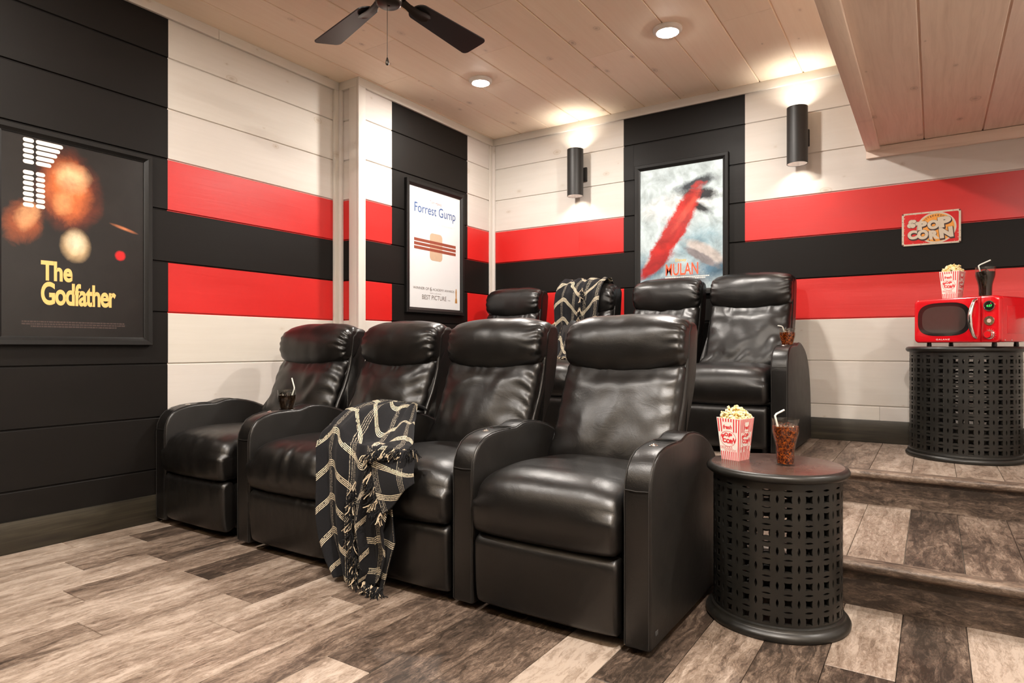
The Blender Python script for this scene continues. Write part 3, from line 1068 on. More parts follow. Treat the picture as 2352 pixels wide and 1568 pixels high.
def recliner(loc, arms, seat, back, label, seed, group='black leather recliners in two rows', dz=0.0, pleat=0.5, footdx=0.0, pinch=1.0):
    """local frame: X along the row (world X), Y away from the screen, Z up. arms / seat / back give world X ranges"""
    x0 = (seat[0] + seat[1]) / 2
    t = empty('recliner_chair', (x0, loc[0], loc[1]), 0, label, 'recliner', group)
    for a in arms:
        armrest(t, a[0] - x0, 0, 0, a[1] - a[0])
    s0, s1 = seat[0] - x0, seat[1] - x0
    b0, b1 = back[0] - x0, back[1] - x0
    sd = seed * 3.17
    # base
    m = MB()
    m.box(s0 + .01, s1 - .01, .065, .60, .045, .262)
    m.build('base_frame', M['leather_side'], t, bevel=.008)
    for xx in (s0 + .04, s1 - .04):
        for yy in (.10, .55):
            m = MB(); m.lathe([(0, 0), (.016, 0), (.018, .046), (0, .046)], 12, c=(xx, yy, 0))
            m.build('foot', M['plastic'], t, weld=True)
    # footrest panel
    fp = [(.002, .275), (-.012, .262), (-.018, .245), (-.017, .18), (-.013, .10), (-.006, .05), (.008, .038), (.035, .040), (.062, .06), (.064, .20), (.050, .268), (.025, .279)]
    def dfoot(tt, y, z, ny, nzz):
        d = 0
        if ny < -.3:
            d += .006 * (1 - tt ** 4)
            d += pleat * .0045 * nz(tt * 5 + sd, z * 1.2, sd, 2.0) * max(0, min(1, (z - .08) / .15))
            d -= .004 * math.exp(-(1 - abs(tt)) * 22)
        return d
    cushion('footrest', fp, s0 + .006, s1 - .006 + footdx, .014, M['leather'], t, ns=60, nu=40, disp=dfoot)
    # seat cushion
    sp = [(.03, .286), (-.004, .283), (-.024, .300), (-.034, .335), (-.036, .38), (-.028, .425), (-.004, .462), (.035, .484), (.10, .497), (.20, .503), (.32, .500), (.45, .492),
          (.56, .48), (.57, .40), (.57, .30), (.30, .29)]
    def dseat(tt, y, z, ny, nzz):
        d = 0
        e = abs(tt)
        if z > .40:
            d -= .030 * e ** 5
            d += .012 * (1 - e ** 2) * min(1, max(0, (y + .03) / .12))
            d += .0025 * nz(tt * 1.6 + sd, y * 4, sd, 1.1)
        if ny < -.2 or y < .10:
            fr = max(0, min(1, (.12 - y) / .12))
            d += .010 * fr * (1 - e ** 3)
            if pleat > .3:
                q = math.sin((tt * 17 + 3.0 * nz(tt * 2, z * 3, sd, 1.5)) * 1.0 + sd)
                d += pleat * .0045 * fr * q * max(0, min(1, (z - .30) / .06)) * max(0, min(1, (.50 - z) / .05)) * math.exp(-((tt - .1) / .55) ** 2)
            d += .0012 * fr * nz(tt * 4 + sd, z * 9, sd * 2, 1.6) * (.4 + pleat)
        d -= .004 * math.exp(-(1 - e) * 26)
        return d
    cushion('seat', sp, s0 + .002, s1 - .002, .024, M['leather'], t, ns=84, nu=60, disp=dseat)
    # back shell
    wlo0, wlo1 = s0 + .012, s1 - .012
    def taper(x, tt, Y, Z, ny, nzz):
        f = max(0, min(1, (Z - .49) / .075))
        f = f * f * (3 - 2 * f)
        lo = wlo0 + (tt + 1) / 2 * (wlo1 - wlo0)
        return (lo + (x - lo) * f, Y, Z + dz * max(0, min(1, (Z - .6) / .3)))
    shell = SEAM[::-1] + [(.54, .42)] + REAR[::-1] + [(.772, 1.015), (.755, 1.028), (.72, 1.032), (.682, 1.026)]
    shell = [(y + .006, z) for y, z in shell]
    def dshell(tt, y, z, ny, nzz):
        return .003 * nz(tt * 3, y * 8 + sd, z * 8, 1.2) - .012 * abs(tt) ** 8 * (1 if z > 1.0 else 0)
    cushion('back_shell', shell, b0, b1, .016, M['leather'], t, ns=72, nu=14, disp=dshell, xmap=taper, it=1)
    # side seam stitching
    for xx, sg in ((b1 - .006, 1), (b0 + .006, -1)):
        m = MB()
        pts = []
        for y, z in SEAM[2:]:
            X, Y, Z = taper(xx, sg * .97, y + .004, z, 0, 0)
            pts.append((X, Y, Z))
        m.tube(pts, .0016, 6)
        m.build('back_seam', M['stitch'], t)
    # lower back cushion
    lb = [(.668, .868), (.640, .872), (.612, .862), (.592, .835), (.572, .79), (.545, .72), (.512, .645), (.482, .575), (.462, .520), (.456, .480), (.470, .452), (.53, .45),
          (.565, .56), (.60, .66), (.645, .76), (.668, .82)]
    def dback(tt, y, z, ny, nzz):
        if ny > .1: return 0
        e = abs(tt)
        d = .030 * (1 - e ** 2.6) * (1 - .5 * max(0, (z - .78) / .1))
        d -= .018 * e ** 6
        g = math.exp(-(1 - e) * 5.5)
        side = 1.35 if tt > 0 else .7
        q = math.sin(z * 95 + e * 5 * (1 if seed % 2 else -1) + 4 * nz(z * 3, tt * 2, sd, 1.2))
        d += pinch * side * .0060 * g * q * (1 - .3 * e)
        # long diagonal creases
        s = (z * 9 - tt * 2.4 * (1 if seed % 2 else .6) + 1.8 * nz(tt * 1.6, z * 4, sd, 1.3))
        d += pinch * .0050 * math.sin(s * 2.2 + sd) * (1 - e ** 4) * math.exp(-((z - .60 - .05 * seed % .1) / .16) ** 2)
        d += pinch * .0055 * nz(tt * 2.6 + sd, z * 8, sd, 1.4)
        # gathers under the head cushion
        d += pinch * .0016 * math.sin(tt * 15 + 9 * nz(tt, z, sd, 3)) * math.exp(-((z - .835) / .022) ** 2)
        return d
    def xm_lb(x, tt, Y, Z, ny, nzz):
        sag = -.030 * (1 - tt * tt) * max(0, min(1, (Z - .76) / .08))
        return taper(x, tt, Y, Z + sag, ny, nzz)
    cushion('back_cushion', lb, b0 + .004, b1 - .006, .022, M['leather'], t, ns=90, nu=64, disp=dback, xmap=xm_lb)
    # head cushion
    hp = [(.690, .862), (.655, .848), (.625, .850), (.602, .862), (.588, .885), (.584, .915), (.588, .950), (.600, .985), (.622, 1.014), (.655, 1.034), (.695, 1.041), (.730, 1.037),
          (.745, 1.020), (.740, .95), (.715, .90)]
    def dhead(tt, y, z, ny, nzz):
        e = abs(tt)
        d = 0
        if ny < .3 or z > 1.0:
            d += .017 * (1 - e ** 3) - .012 * e ** 9
            g = math.exp(-(1 - e) * 9)
            side = 1.3 if tt > 0 else .8
            d += pinch * side * .0055 * g * math.sin(z * 150 + y * 60 + 5 * nz(z * 4, tt * 2, sd, 1.4))
            d += .0035 * nz(tt * 2.5 + sd, z * 9 + y * 6, sd, 1.2)
            d += .0030 * math.sin(tt * 2.1 + sd) * math.exp(-((z - .99) / .03) ** 2)
        return d
    def xm_h(x, tt, Y, Z, ny, nzz):
        low = max(0, min(1, (.93 - Z) / .07))
        top = max(0, min(1, (Z - .98) / .05))
        return taper(x, tt, Y, Z - .030 * (1 - tt * tt) * low - .008 * abs(tt) ** 4 * top, ny, nzz)
    cushion('head_cushion', hp, b0 + .001, b1 - .003, .022, M['leather'], t, ns=84, nu=60, disp=dhead, xmap=xm_h)
    return t

Y1 = 1.800
recliner((Y1, 0), [(-3.425, -3.336)], (-3.328, -2.800), (-3.205, -2.662), 'black leather recliner against the left wall, front row', 1, pleat=.8)
recliner((Y1, 0), [(-2.715, -2.624)], (-2.612, -2.100), (-2.535, -2.040), 'black recliner behind the arm holding the dark drink glass', 2, pleat=1.0)
recliner((Y1, 0), [(-2.093, -2.005)], (-1.996, -1.447), (-1.950, -1.432), 'black recliner with the plaid throw over its left arm', 3, pleat=.5)
c4 = recliner((Y1, 0), [(-1.437, -1.345), (-.783, -.694)], (-1.337, -.790), (-1.312, -.793), 'nearest black leather recliner, right end of front row, beside the drum table', 4, pleat=0.15, pinch=.75)
tagm = MB(); tagm.box(0, .0012, .0, .022, 0, .014)
tagm.build('fabric_tag', simple('grey_tag', (.05, .05, .05), .7), c4, loc=(-.694 + .0002 + (1.337 + .79) / 2, .035, .058), bevel=.0004, seg=1)
Y2 = 3.700
recliner((Y2, PLAT), [(-3.180, -3.091)], (-3.082, -2.545), (-3.085, -2.585), 'black recliner in the back corner, left end of the back row', 5, dz=.028, pleat=.3)
recliner((Y2, PLAT), [(-2.535, -2.446)], (-2.438, -1.935), (-2.430, -1.950), 'black recliner with the plaid throw over its headrest', 6, dz=.028, pleat=.3)
recliner((Y2, PLAT), [(-1.925, -1.836)], (-1.828, -1.305), (-1.800, -1.318), 'black recliner beneath the blue and red poster, back row', 7, dz=.030, pleat=.2)
recliner((Y2, PLAT), [(-.745, -.655)], (-1.300, -.755), (-1.250, -.737), 'black recliner at right end of the back row holding an amber drink', 8, dz=.034, pleat=.2)

# ================================================================== DRUM TABLES
def cell_mesh_data(p, R, th, ncol):
    """one cell of the pierced lattice, unrolled: returns verts (s, z) loops"""
    h = p[0] / 2, p[1] / 2
    pw, ph = p
    def sq():
        a = .0115 * pw / .062
        pts = []
        k = 3
        cs = [(-a, -a), (a, -a), (a, a), (-a, a)]
        for i in range(4):
            x0, y0 = cs[i]; x1, y1 = cs[(i + 1) % 4]
            for j in range(k):
                t = j / k
                x, y = x0 + (x1 - x0) * t, y0 + (y1 - y0) * t
                bow = -4 * t * (1 - t) * a * .16
                nx, ny = (y1 - y0), -(x1 - x0)
                l = math.hypot(nx, ny)
                pts.append((x + nx / l * bow, y + ny / l * bow))
        return pts
    def lens(cx, cy, lx, ly):
        pts = []
        k = 5
        for i in range(k):
            t = i / k; pts.append((cx - lx + 2 * lx * t, cy - ly * 4 * t * (1 - t)) if lx > ly else (cx + lx * 4 * t * (1 - t), cy - ly + 2 * ly * t))
        for i in range(k):
            t = i / k; pts.append((cx + lx - 2 * lx * t, cy + ly * 4 * t * (1 - t)) if lx > ly else (cx - lx * 4 * t * (1 - t), cy + ly - 2 * ly * t))
        return pts
    x0, x1, y0, y1 = -.25 * pw, .75 * pw, -.25 * ph, .75 * ph
    outer = [(x0 + (x1 - x0) * i / 4, y0) for i in range(4)] + [(x1, y0)] + [(x1, y1)] + [(x1 - (x1 - x0) * i / 4, y1) for i in range(1, 4)] + [(x0, y1)]
    loops = [outer, sq(), lens(.5 * pw, 0, .0042 * pw / .062, .0155 * ph / .062), lens(0, .5 * ph, .0140 * pw / .062, .0040 * ph / .062)]
    return loops

def drum_table(name, loc, Rt, Rb, Rd, H, nrow, ncol, label, rot=0.0, group='pierced black drum tables'):
    t = empty(name, loc, rot, label, 'table', group)
    e = .016
    m = MB()
    m.lathe([(0, H - .030), (Rt - .020, H - .030), (Rt - .008, H - .028), (Rt - .001, H - .021), (Rt + .001, H - .013), (Rt - .003, H - .005), (Rt - .011, H - .0008), (Rt - .016, H), (0, H)], 96)
    tt_ = m.build('table_top', [M['drumtop'], M['drum']], t, weld=True, angle=50)
    for p in tt_.data.polygons:
        if math.hypot(p.center.x, p.center.y) > Rt - .0155 or p.center.z < H - .02: p.material_index = 1
    m = MB()
    m.lathe([(Rd - .03, 0), (Rb - .004, 0), (Rb, .006), (Rb + .001, .014), (Rb - .003, .022), (Rb - .012, .028), (Rd + .010, .030), (Rd + .008, .040), (Rd + .002, .043), (Rd - .03, .043)], 96, close=True)
    m.build('base_ring', M['drum'], t, weld=True, angle=50)
    th = .013
    za, zb = .041, H - .030
    pw = 2 * PI * Rd / ncol
    ph = (zb - za - .016) / nrow
    loops = cell_mesh_data((pw, ph), Rd, th, ncol)
    flat = [q for lp in loops for q in lp]
    tris = tessellate_polygon([[Vector((x, y, 0)) for x, y in lp] for lp in loops])
    n = len(flat)
    fm = MB()
    fs = [tuple(tr) for tr in tris] + [tuple(n + q for q in tr[::-1]) for tr in tris]
    b = len(loops[0])
    for lp in loops[1:]:
        k = len(lp)
        fs += [(b + q, b + (q + 1) % k, n + b + (q + 1) % k, n + b + q) for q in range(k)]
        b += k
    fm.add([(x, y, 0) for x, y in flat] + [(x, y, -th) for x, y in flat], fs)
    fme = fm.mesh('cell')
    bm = bmesh.new(); bm.from_mesh(fme)
    for q in range(1, 6):
        bmesh.ops.bisect_plane(bm, geom=bm.verts[:] + bm.edges[:] + bm.faces[:], dist=1e-6,
                               plane_co=(-.25 * pw + pw * q / 6, 0, 0), plane_no=(1, 0, 0))
    bm.verts.ensure_lookup_table()
    cv = [tuple(v.co) for v in bm.verts]; cf = [tuple(v.index for v in f.verts) for f in bm.faces]
    bm.free(); bpy.data.meshes.remove(fme)
    m = MB()
    for i in range(ncol):
        for j in range(nrow):
            a0 = 2 * PI * i / ncol
            z0 = za + .008 + ph * j
            vs = []
            for x, y, d in cv:
                a = a0 + x / Rd
                rr = Rd + d
                vs.append((rr * math.cos(a), rr * math.sin(a), z0 + y + ph * .25))
            m.add(vs, cf)
    # solid rims closing the lattice above and below
    for z0, z1 in ((za - .004, za + .008), (zb - .010, zb + .002)):
        m.lathe([(Rd, z0), (Rd, z1), (Rd - th, z1), (Rd - th, z0)], 96, close=True)
    m.build('pierced_drum', M['drum'], t, weld=True, angle=35)
    return t
T1 = (-.4531, 2.3441, 0)
ZT1 = .522
drum_table('drum_table', T1, .2275, .230, .205, ZT1, 8, 20, 'round black drum table beside the front row, holding popcorn and amber drink', math.radians(3))
T2 = (.139, 4.295, PLAT)
ZT2 = .925
drum_table('drum_table', T2, .272, .273, .254, ZT2 - PLAT, 10, 24, 'large black drum table on platform carrying the red microwave', math.radians(5))

# ================================================================== TEXT
def text_polys(s, bold=0.0, shear=0.0, spacing=1.0):
    cu = bpy.data.curves.new('txt', 'FONT')
    cu.body = s
    cu.size = 1
    cu.offset = bold
    cu.shear = shear
    cu.space_character = spacing
    cu.resolution_u = 6
    cu.fill_mode = 'FRONT'
    o = bpy.data.objects.new('txt', cu)
    COL.objects.link(o)
    dg = bpy.context.evaluated_depsgraph_get()
    me = bpy.data.meshes.new_from_object(o.evaluated_get(dg))
    vs = [(v.co.x, v.co.y) for v in me.vertices]
    fs = [tuple(p.vertices) for p in me.polygons]
    bpy.data.objects.remove(o); bpy.data.curves.remove(cu); bpy.data.meshes.remove(me)
    return vs, fs

def text_to(fn, s, x0, x1, y0, y1, d=0.0, bold=0.0, shear=0.0, spacing=1.0, warp=None, mb=None, grow=0.0):
    """fit text s in the box and map it through fn(x, y, d) -> 3D; d is the height above the surface"""
    vs, fs = text_polys(s, bold, shear, spacing)
    ax, bx = min(v[0] for v in vs), max(v[0] for v in vs)
    ay, by = min(v[1] for v in vs), max(v[1] for v in vs)
    m = mb or MB()
    out = []
    for x, y in vs:
        u, v = (x - ax) / (bx - ax), (y - ay) / (by - ay)
        X, Y = x0 + (x1 - x0) * u, y0 + (y1 - y0) * v
        if warp: X, Y = warp(X, Y)
        out.append(fn(X, Y, d))
    m.add(out, fs)
    return m

def poly_to(fn, pts, d, m):
    m.add([fn(x, y, d) for x, y in pts], [tuple(range(len(pts)))])

def ell(cx, cy, rx, ry, n=40, ph=0.0):
    return [(cx + rx * math.cos(2 * PI * i / n + ph), cy + ry * math.sin(2 * PI * i / n + ph)) for i in range(n)]

def rrect(x0, x1, y0, y1, r, n=6, p=2.0):
    out = []
    for cx, cy, a0 in ((x1 - r, y1 - r, 0), (x0 + r, y1 - r, PI / 2), (x0 + r, y0 + r, PI), (x1 - r, y0 + r, 3 * PI / 2)):
        for i in range(n + 1):
            a = a0 + PI / 2 * i / n
            out.append((cx + r * math.cos(a), cy + r * math.sin(a)))
    return out

def band_to(fn, outer, inner, d, m):
    n = len(outer)
    m.add([fn(x, y, d) for x, y in outer] + [fn(x, y, d) for x, y in inner], [(i, (i + 1) % n, n + (i + 1) % n, n + i) for i in range(n)])

# ================================================================== POSTERS
def poster(loc, rz, W, H, fw, label, art, depth=.030):
    """local: X across, -Y towards the viewer, Z up; origin at the lower left of the frame on the wall"""
    t = empty('framed_poster', loc, rz, label, 'poster')
    prof = [(0, 0), (0, depth - .004), (.003, depth), (fw * .55, depth - .002), (fw - .006, depth - .012), (fw, depth - .014), (fw, 0)]
    def rail(a, b, inward):
        m = MB()
        a, b, inward = Vector(a), Vector(b), Vector(inward)
        dr = (b - a).normalized()
        vs = []
        for end, sg in ((a, 1), (b, -1)):
            for q, dd in prof:
                p = end + inward * q + dr * sg * q
                vs.append((p.x, -dd, p.z))
        n = len(prof)
        m.add(vs, [(i, (i + 1) % n, n + (i + 1) % n, n + i) for i in range(n)] + [tuple(range(n)), tuple(range(2 * n - 1, n - 1, -1))])
        m.build('frame_rail', M['frame'], t, angle=25)
    g = .0004
    rail((0, 0, 0), (W, 0, 0), (0, 0, 1))
    rail((0, 0, H), (W, 0, H), (0, 0, -1))
    rail((0, 0, g), (0, 0, H - g), (1, 0, 0))
    rail((W, 0, g), (W, 0, H - g), (-1, 0, 0))
    m = MB()
    x0, x1, z0, z1 = fw - .004, W - fw + .004, fw - .004, H - fw + .004
    m.box(0, x1 - x0, 0, .004, 0, z1 - z0)
    sh = m.build('print_sheet', art, t, loc=(x0, -.012, z0), smooth=False)
    def fn(x, y, d=0.0): return (x, -.0006 - d, y)
    return t, sh, fn, x1 - x0, z1 - z0

def credit_lines(fn, x0, x1, y, rows, hgt, mat, sh, seed=1, gap=1.55):
    r = random.Random(seed)
    m = MB()
    for k in range(rows):
        x = x0 + (0.08 * (x1 - x0) if k == rows - 1 else 0)
        xe = x1 - (0.08 * (x1 - x0) if k == rows - 1 else 0)
        yy = y - k * hgt * gap
        while x < xe:
            wd = r.uniform(.004, .016)
            poly_to(fn, [(x, yy), (x + wd, yy), (x + wd, yy + hgt), (x, yy + hgt)], .0, m)
            x += wd + .0022
    m.build('credit_print', mat, sh, fixn=False)

# left wall: mostly black sheet, warm abstract glow, gold lettering
PH = .995
art1 = mk_art('black_and_amber_print', (0.010, 0.008, 0.007), [
    (.275, .690, .150, .215, 0.10, (0.30, 0.045, 0.012), .80, .30),
    (.265, .700, .115, .175, 0.10, (0.78, 0.19, 0.05), .60, .35),
    (.285, .760, .085, .085, 0.30, (0.95, 0.58, 0.30), .80, .40),
    (.250, .640, .050, .075, -0.2, (0.92, 0.42, 0.16), .80, .50),
    (.085, .520, .085, .120, -0.4, (0.55, 0.12, 0.03), .80, .45),
    (.100, .550, .050, .080, -0.4, (0.92, 0.45, 0.20), .80, .55),
    (.300, .440, .070, .090, 0.02, (0.86, 0.60, 0.32), .55, .15),
    (.300, .455, .055, .065, 0.02, (0.95, 0.82, 0.58), .80, .10),
    (.500, .415, .030, .028, 0.4, (0.70, 0.012, 0.015), .35, .25),
    (.520, .555, .075, .010, -0.25, (0.75, 0.25, 0.10), .9, .2),
])
p1, s1, fn1, aw, ah = poster((XL, 1.092, .931), PI / 2, .691, .990, .040, 'framed film poster, black with amber shapes and gold title, on black wall', art1)
m = MB()
for k in range(13):
    if k == 5: continue
    z = .885 - k * .0245
    poly_to(fn1, rrect(.085, .128, z, z + .019, .009, 4), .0001, m)
    if k < 5: poly_to(fn1, rrect(.135, .245 - .012 * k, z, z + .019, .009, 4), .0001, m)
    elif k > 5: poly_to(fn1, rrect(.135, .172, z, z + .019, .009, 4), .0001, m)
m.build('light_bars', simple('pale_light_print', (.93, .78, .66), .5), s1, fixn=False)
gold = simple('gold_print', (0.86, 0.52, 0.17), 0.5)
m = MB()
text_to(fn1, 'The', .155, .285, .262, .355, .0002, bold=.035, mb=m)
text_to(fn1, 'Godfather', .155, .480, .150, .258, .0002, bold=.030, spacing=.92, mb=m)
m.build('title_lettering', gold, s1, fixn=False)
credit_lines(fn1, .08, .52, .068, 3, .007, simple('brown_print', (.055, .035, .03), .5), s1, 3)

# alcove wall: white sheet
art2, nt2, bs2 = new_mat('white_print_sheet')
put(nt2, bs2.inputs['Base Color'], mixc(nt2, noise(nt2, coord(nt2), 3, 2), (.60, .61, .62), (.66, .665, .67)))
bs2.inputs['Roughness'].default_value = .35
p2, s2, fn2, aw2, ah2 = poster((XJ, 3.518, 1.180), PI / 2, .690, .990, .042, 'white framed film poster with blue title on the narrow black panel', art2)
m = MB()
text_to(fn2, 'Tom Hanks', .235, .375, .812, .836, .0002, mb=m)
m.build('name_lettering', simple('rose_print', (.70, .16, .16), .5), s2, fixn=False)
m = MB()
text_to(fn2, 'Forrest Gump', .060, .550, .700, .795, .0002, bold=.004, mb=m)
m.build('title_lettering', simple('navy_print', (.035, .085, .24), .5), s2, fixn=False)
m = MB()
text_to(fn2, '"LIFE IS LIKE A BOX OF CHOCOLATES..."', .095, .540, .655, .666, .0002, spacing=1.5, mb=m)
m.build('quote_lettering', simple('pale_grey_print', (.48, .48, .49), .5), s2, fixn=False)
wood_p = simple('brown_block_print', (.24, .055, .030), .5)
m = MB()       # plain brown bars and a sand coloured block in the middle of the sheet
for z, hh in ((.505, .022), (.475, .022), (.445, .022)):
    poly_to(fn2, [(.055, z), (.555, z - .004), (.555, z + hh - .004), (.055, z + hh)], .0002, m)
m.build('brown_bars', wood_p, s2, fixn=False)
m = MB()
poly_to(fn2, rrect(.235, .385, .375, .585, .03), .0001, m)
m.build('sand_block', simple('sand_print', (.50, .36, .25), .5), s2, fixn=False)
m = MB()
text_to(fn2, 'WINNER OF', .045, .225, .142, .162, .0002, mb=m)
text_to(fn2, '6', .236, .258, .136, .168, .0002, mb=m)
text_to(fn2, 'ACADEMY AWARDS', .268, .535, .142, .160, .0002, mb=m)
text_to(fn2, 'INCLUDING', .235, .37, .116, .124, .0002, spacing=1.4, mb=m)
text_to(fn2, 'BEST PICTURE', .145, .435, .070, .104, .0002, mb=m)
text_to(fn2, '1994', .455, .485, .071, .079, .0002, mb=m)
m.build('award_lettering', simple('grey_brown_print', (.13, .10, .085), .5), s2, fixn=False)
m = MB()
poly_to(fn2, [(.545, .06), (.575, .06), (.571, .095), (.566, .10), (.568, .150), (.564, .175), (.556, .175), (.552, .150), (.554, .10), (.549, .095)], .0002, m)
m.build('gold_bar', simple('bronze_print', (.42, .20, .055), .5), s2, fixn=False)

# back wall: pale blue sheet with sweeping red and dark shapes
art3 = mk_art('blue_white_red_print', (0.62, 0.74, 0.77), [
    (.30, .62, .36, .12, 0.1, (0.88, 0.91, 0.90), .9, .6),
    (.45, .33, .30, .16, 0.3, (0.28, 0.44, 0.52), .9, .7),
    (.08, .16, .22, .16, 0.0, (0.12, 0.25, 0.34), .8, .6),
    (.56, .14, .24, .14, 0.0, (0.10, 0.20, 0.29), .8, .6),
    (.49, .27, .19, .060, -0.55, (0.60, 0.55, 0.52), .35, .45),
    (.47, .23, .17, .035, -0.55, (0.26, 0.24, 0.25), .35, .55),
    (.12, .25, .12, .040, 0.7, (0.60, 0.52, 0.49), .4, .5),
    (.43, .77, .19, .050, 0.25, (0.030, 0.040, 0.050), .55, .60),
    (.46, .69, .18, .055, -0.15, (0.018, 0.020, 0.024), .50, .60),
    (.45, .60, .13, .040, -0.55, (0.020, 0.024, 0.028), .60, .60),
    (.30, .50, .340, .085, 1.02, (0.60, 0.030, 0.022), .28, .60),
    (.22, .36, .260, .075, 0.80, (0.52, 0.024, 0.020), .30, .60),
    (.12, .20, .200, .060, 0.62, (0.46, 0.020, 0.020), .35, .60),
    (.36, .58, .200, .030, 0.95, (0.74, 0.080, 0.050), .60, .80),
    (.32, .06, .24, .06, 0.0, (0.05, 0.010, 0.020), .7, .5),
])
p3, s3, fn3, aw3, ah3 = poster((-1.912, YB, 1.306), 0, .703, .996, .042, 'framed film poster, pale blue with sweeping red shape, on back wall', art3)
m = MB()
text_to(fn3, 'Disney', .277, .359, .203, .231, .0002, bold=.01, mb=m)
m.build('small_lettering', simple('yellow_print', (.80, .50, .05), .5), s3, fixn=False)
m = MB()
text_to(fn3, 'MULAN', .203, .447, .108, .196, .0002, bold=.012, mb=m)
m.build('title_lettering', simple('scarlet_print', (.86, .10, .035), .5), s3, fixn=False)
credit_lines(fn3, .20, .52, .090, 2, .008, M['white_print'], s3, 9)

# ================================================================== TIN SIGN
def tin_sign():
    W, H = .300, .200
    t = empty('tin_sign', (-.164, YB - .004, 1.5425), 0, 'small red and cream tin POP CORN sign over the black stripe', 'sign')
    m = MB()
    o = rrect(0, W, 0, H, .014)
    n = len(o)
    m.add([(x, -.003, z) for x, z in o] + [(x, .0, z) for x, z in o], [tuple(range(n)), tuple(range(2 * n - 1, n - 1, -1))] + [(i, (i + 1) % n, n + (i + 1) % n, n + i) for i in range(n)])
    rust = simple('cream_enamel', (.66, .58, .46), .3)
    pl = m.build('sign_plate', rust, t, smooth=False)
    def fn(x, y, d=0.0): return (x, -.0032 - d, y)
    sred = painted('sign_red_enamel', (.66, .012, .016), .25, .6)
    m = MB(); poly_to(fn, rrect(.011, W - .011, .010, H - .010, .008), .0, m)
    m.build('red_field', sred, pl, fixn=False)
    dk = simple('dark_rust', (.10, .015, .01), .5)
    m = MB()
    for (cx, cz) in ((.006, .006), (W - .006, .006), (.006, H - .006), (W - .006, H - .006)):
        poly_to(fn, ell(cx, cz, .0045, .0045, 12), .0004, m)
    r = random.Random(5)
    for _ in range(26):
        sd = r.choice([0, 1, 2, 3]); q = r.random()
        cx, cz = [(q * W, .004), (q * W, H - .004), (.004, q * H), (W - .004, q * H)][sd]
        poly_to(fn, ell(cx, cz, r.uniform(.001, .004), r.uniform(.0006, .0018), 7, r.random()), .0004, m)
    m.build('rust_chips', dk, pl, fixn=False)
    m = MB()
    for _ in range(30):
        sd = r.choice([0, 1, 2, 3]); q = r.random()
        cx, cz = [(q * W, .013), (q * W, H - .013), (.014, q * H), (W - .014, q * H)][sd]
        cx = min(max(cx, .012), W - .012)
        poly_to(fn, ell(cx, cz, r.uniform(.001, .005), r.uniform(.0006, .0016), 7, r.random()), .0003, m)
    m.build('enamel_chips', rust, pl, fixn=False)
    cx, cz = .178, .100
    m = MB(); poly_to(fn, ell(cx, cz, .100, .0935, 64), .0003, m); m.build('cream_disc', rust, pl, fixn=False)
    m = MB(); poly_to(fn, ell(cx, cz, .090, .0840, 64), .0006, m); m.build('orange_disc', simple('orange_enamel', (.86, .36, .06), .3), pl, fixn=False)
    brown = simple('dark_brown_enamel', (.045, .018, .015), .4)
    # HOT&FRESH on an arc
    m = MB()
    word = 'HOT&FRESH'
    for i, ch in enumerate(word):
        a = math.radians(138 - i * 9.2)
        R0 = .0805
        def warp(X, Y, a=a): 
            ca, sa = math.cos(a - PI / 2), math.sin(a - PI / 2)
            return (cx + R0 * math.cos(a) + X * ca - Y * sa, cz - .002 + R0 * .93 * math.sin(a) + X * sa + Y * ca)
        wd = .0042
        text_to(fn, ch, -wd, wd, -.005, .006, .0008, bold=.02, warp=warp, mb=m)
    m.build('arc_lettering', brown, pl, fixn=False)
    def slope(k, x0, b=0.0):
        return lambda X, Y: (X, Y + (X - x0) * k + b)
    def word_layers(s, boxes, name):
        ms, mo, mf = MB(), MB(), MB()
        for li_, (ch, (x0, x1, y0, y1, ang)) in enumerate(zip(s, boxes)):
            e_ = li_ * .00004
            def wp(dx, dy, g):
                def f(X, Y):
                    ux, uy = (X - (x0 + x1) / 2), (Y - (y0 + y1) / 2)
                    ux, uy = ux * g, uy * g
                    ca, sa = math.cos(ang), math.sin(ang)
                    return ((x0 + x1) / 2 + ux * ca - uy * sa + dx, (y0 + y1) / 2 + ux * sa + uy * ca + dy)
                return f
            text_to(fn, ch, x0, x1, y0, y1, .0009 + e_, bold=.10, warp=wp(.003, -.007, 1.06), mb=ms)
            text_to(fn, ch, x0, x1, y0, y1, .0011 + e_, bold=.12, warp=wp(.001, -.002, 1.07), mb=ms)
            text_to(fn, ch, x0, x1, y0, y1, .0014 + e_, bold=.075, warp=wp(0, 0, .98), mb=mf)
        ms.build(name + '_shadow', brown, pl, fixn=False)
        mf.build(name, rust, pl, fixn=False)
    word_layers('POP', [(.081, .133, .093, .146, .10), (.132, .193, .091, .148, .08), (.186, .254, .098, .164, .12)], 'pop_lettering')
    word_layers('CORN', [(.030, .082, .038, .094, .10), (.080, .138, .034, .094, .06), (.140, .194, .030, .086, .06), (.192, .262, .034, .098, .10)], 'corn_lettering')
    m = MB(); mo = MB()
    for kk, (a, b, r1) in enumerate(((.052, .143, .017), (.067, .134, .017), (.043, .124, .015), (.058, .122, .014), (.064, .148, .011))):
        poly_to(fn, ell(a + .001, b - .001, r1 * 1.12, r1 * 1.08, 20), .0009 + kk * .0002, mo)
        poly_to(fn, ell(a, b, r1, r1 * .95, 20), .0010 + kk * .0002, m)
    mo.build('kernel_outline', brown, pl, fixn=False)
    m.build('kernel_drawing', rust, pl, fixn=False)
tin_sign()

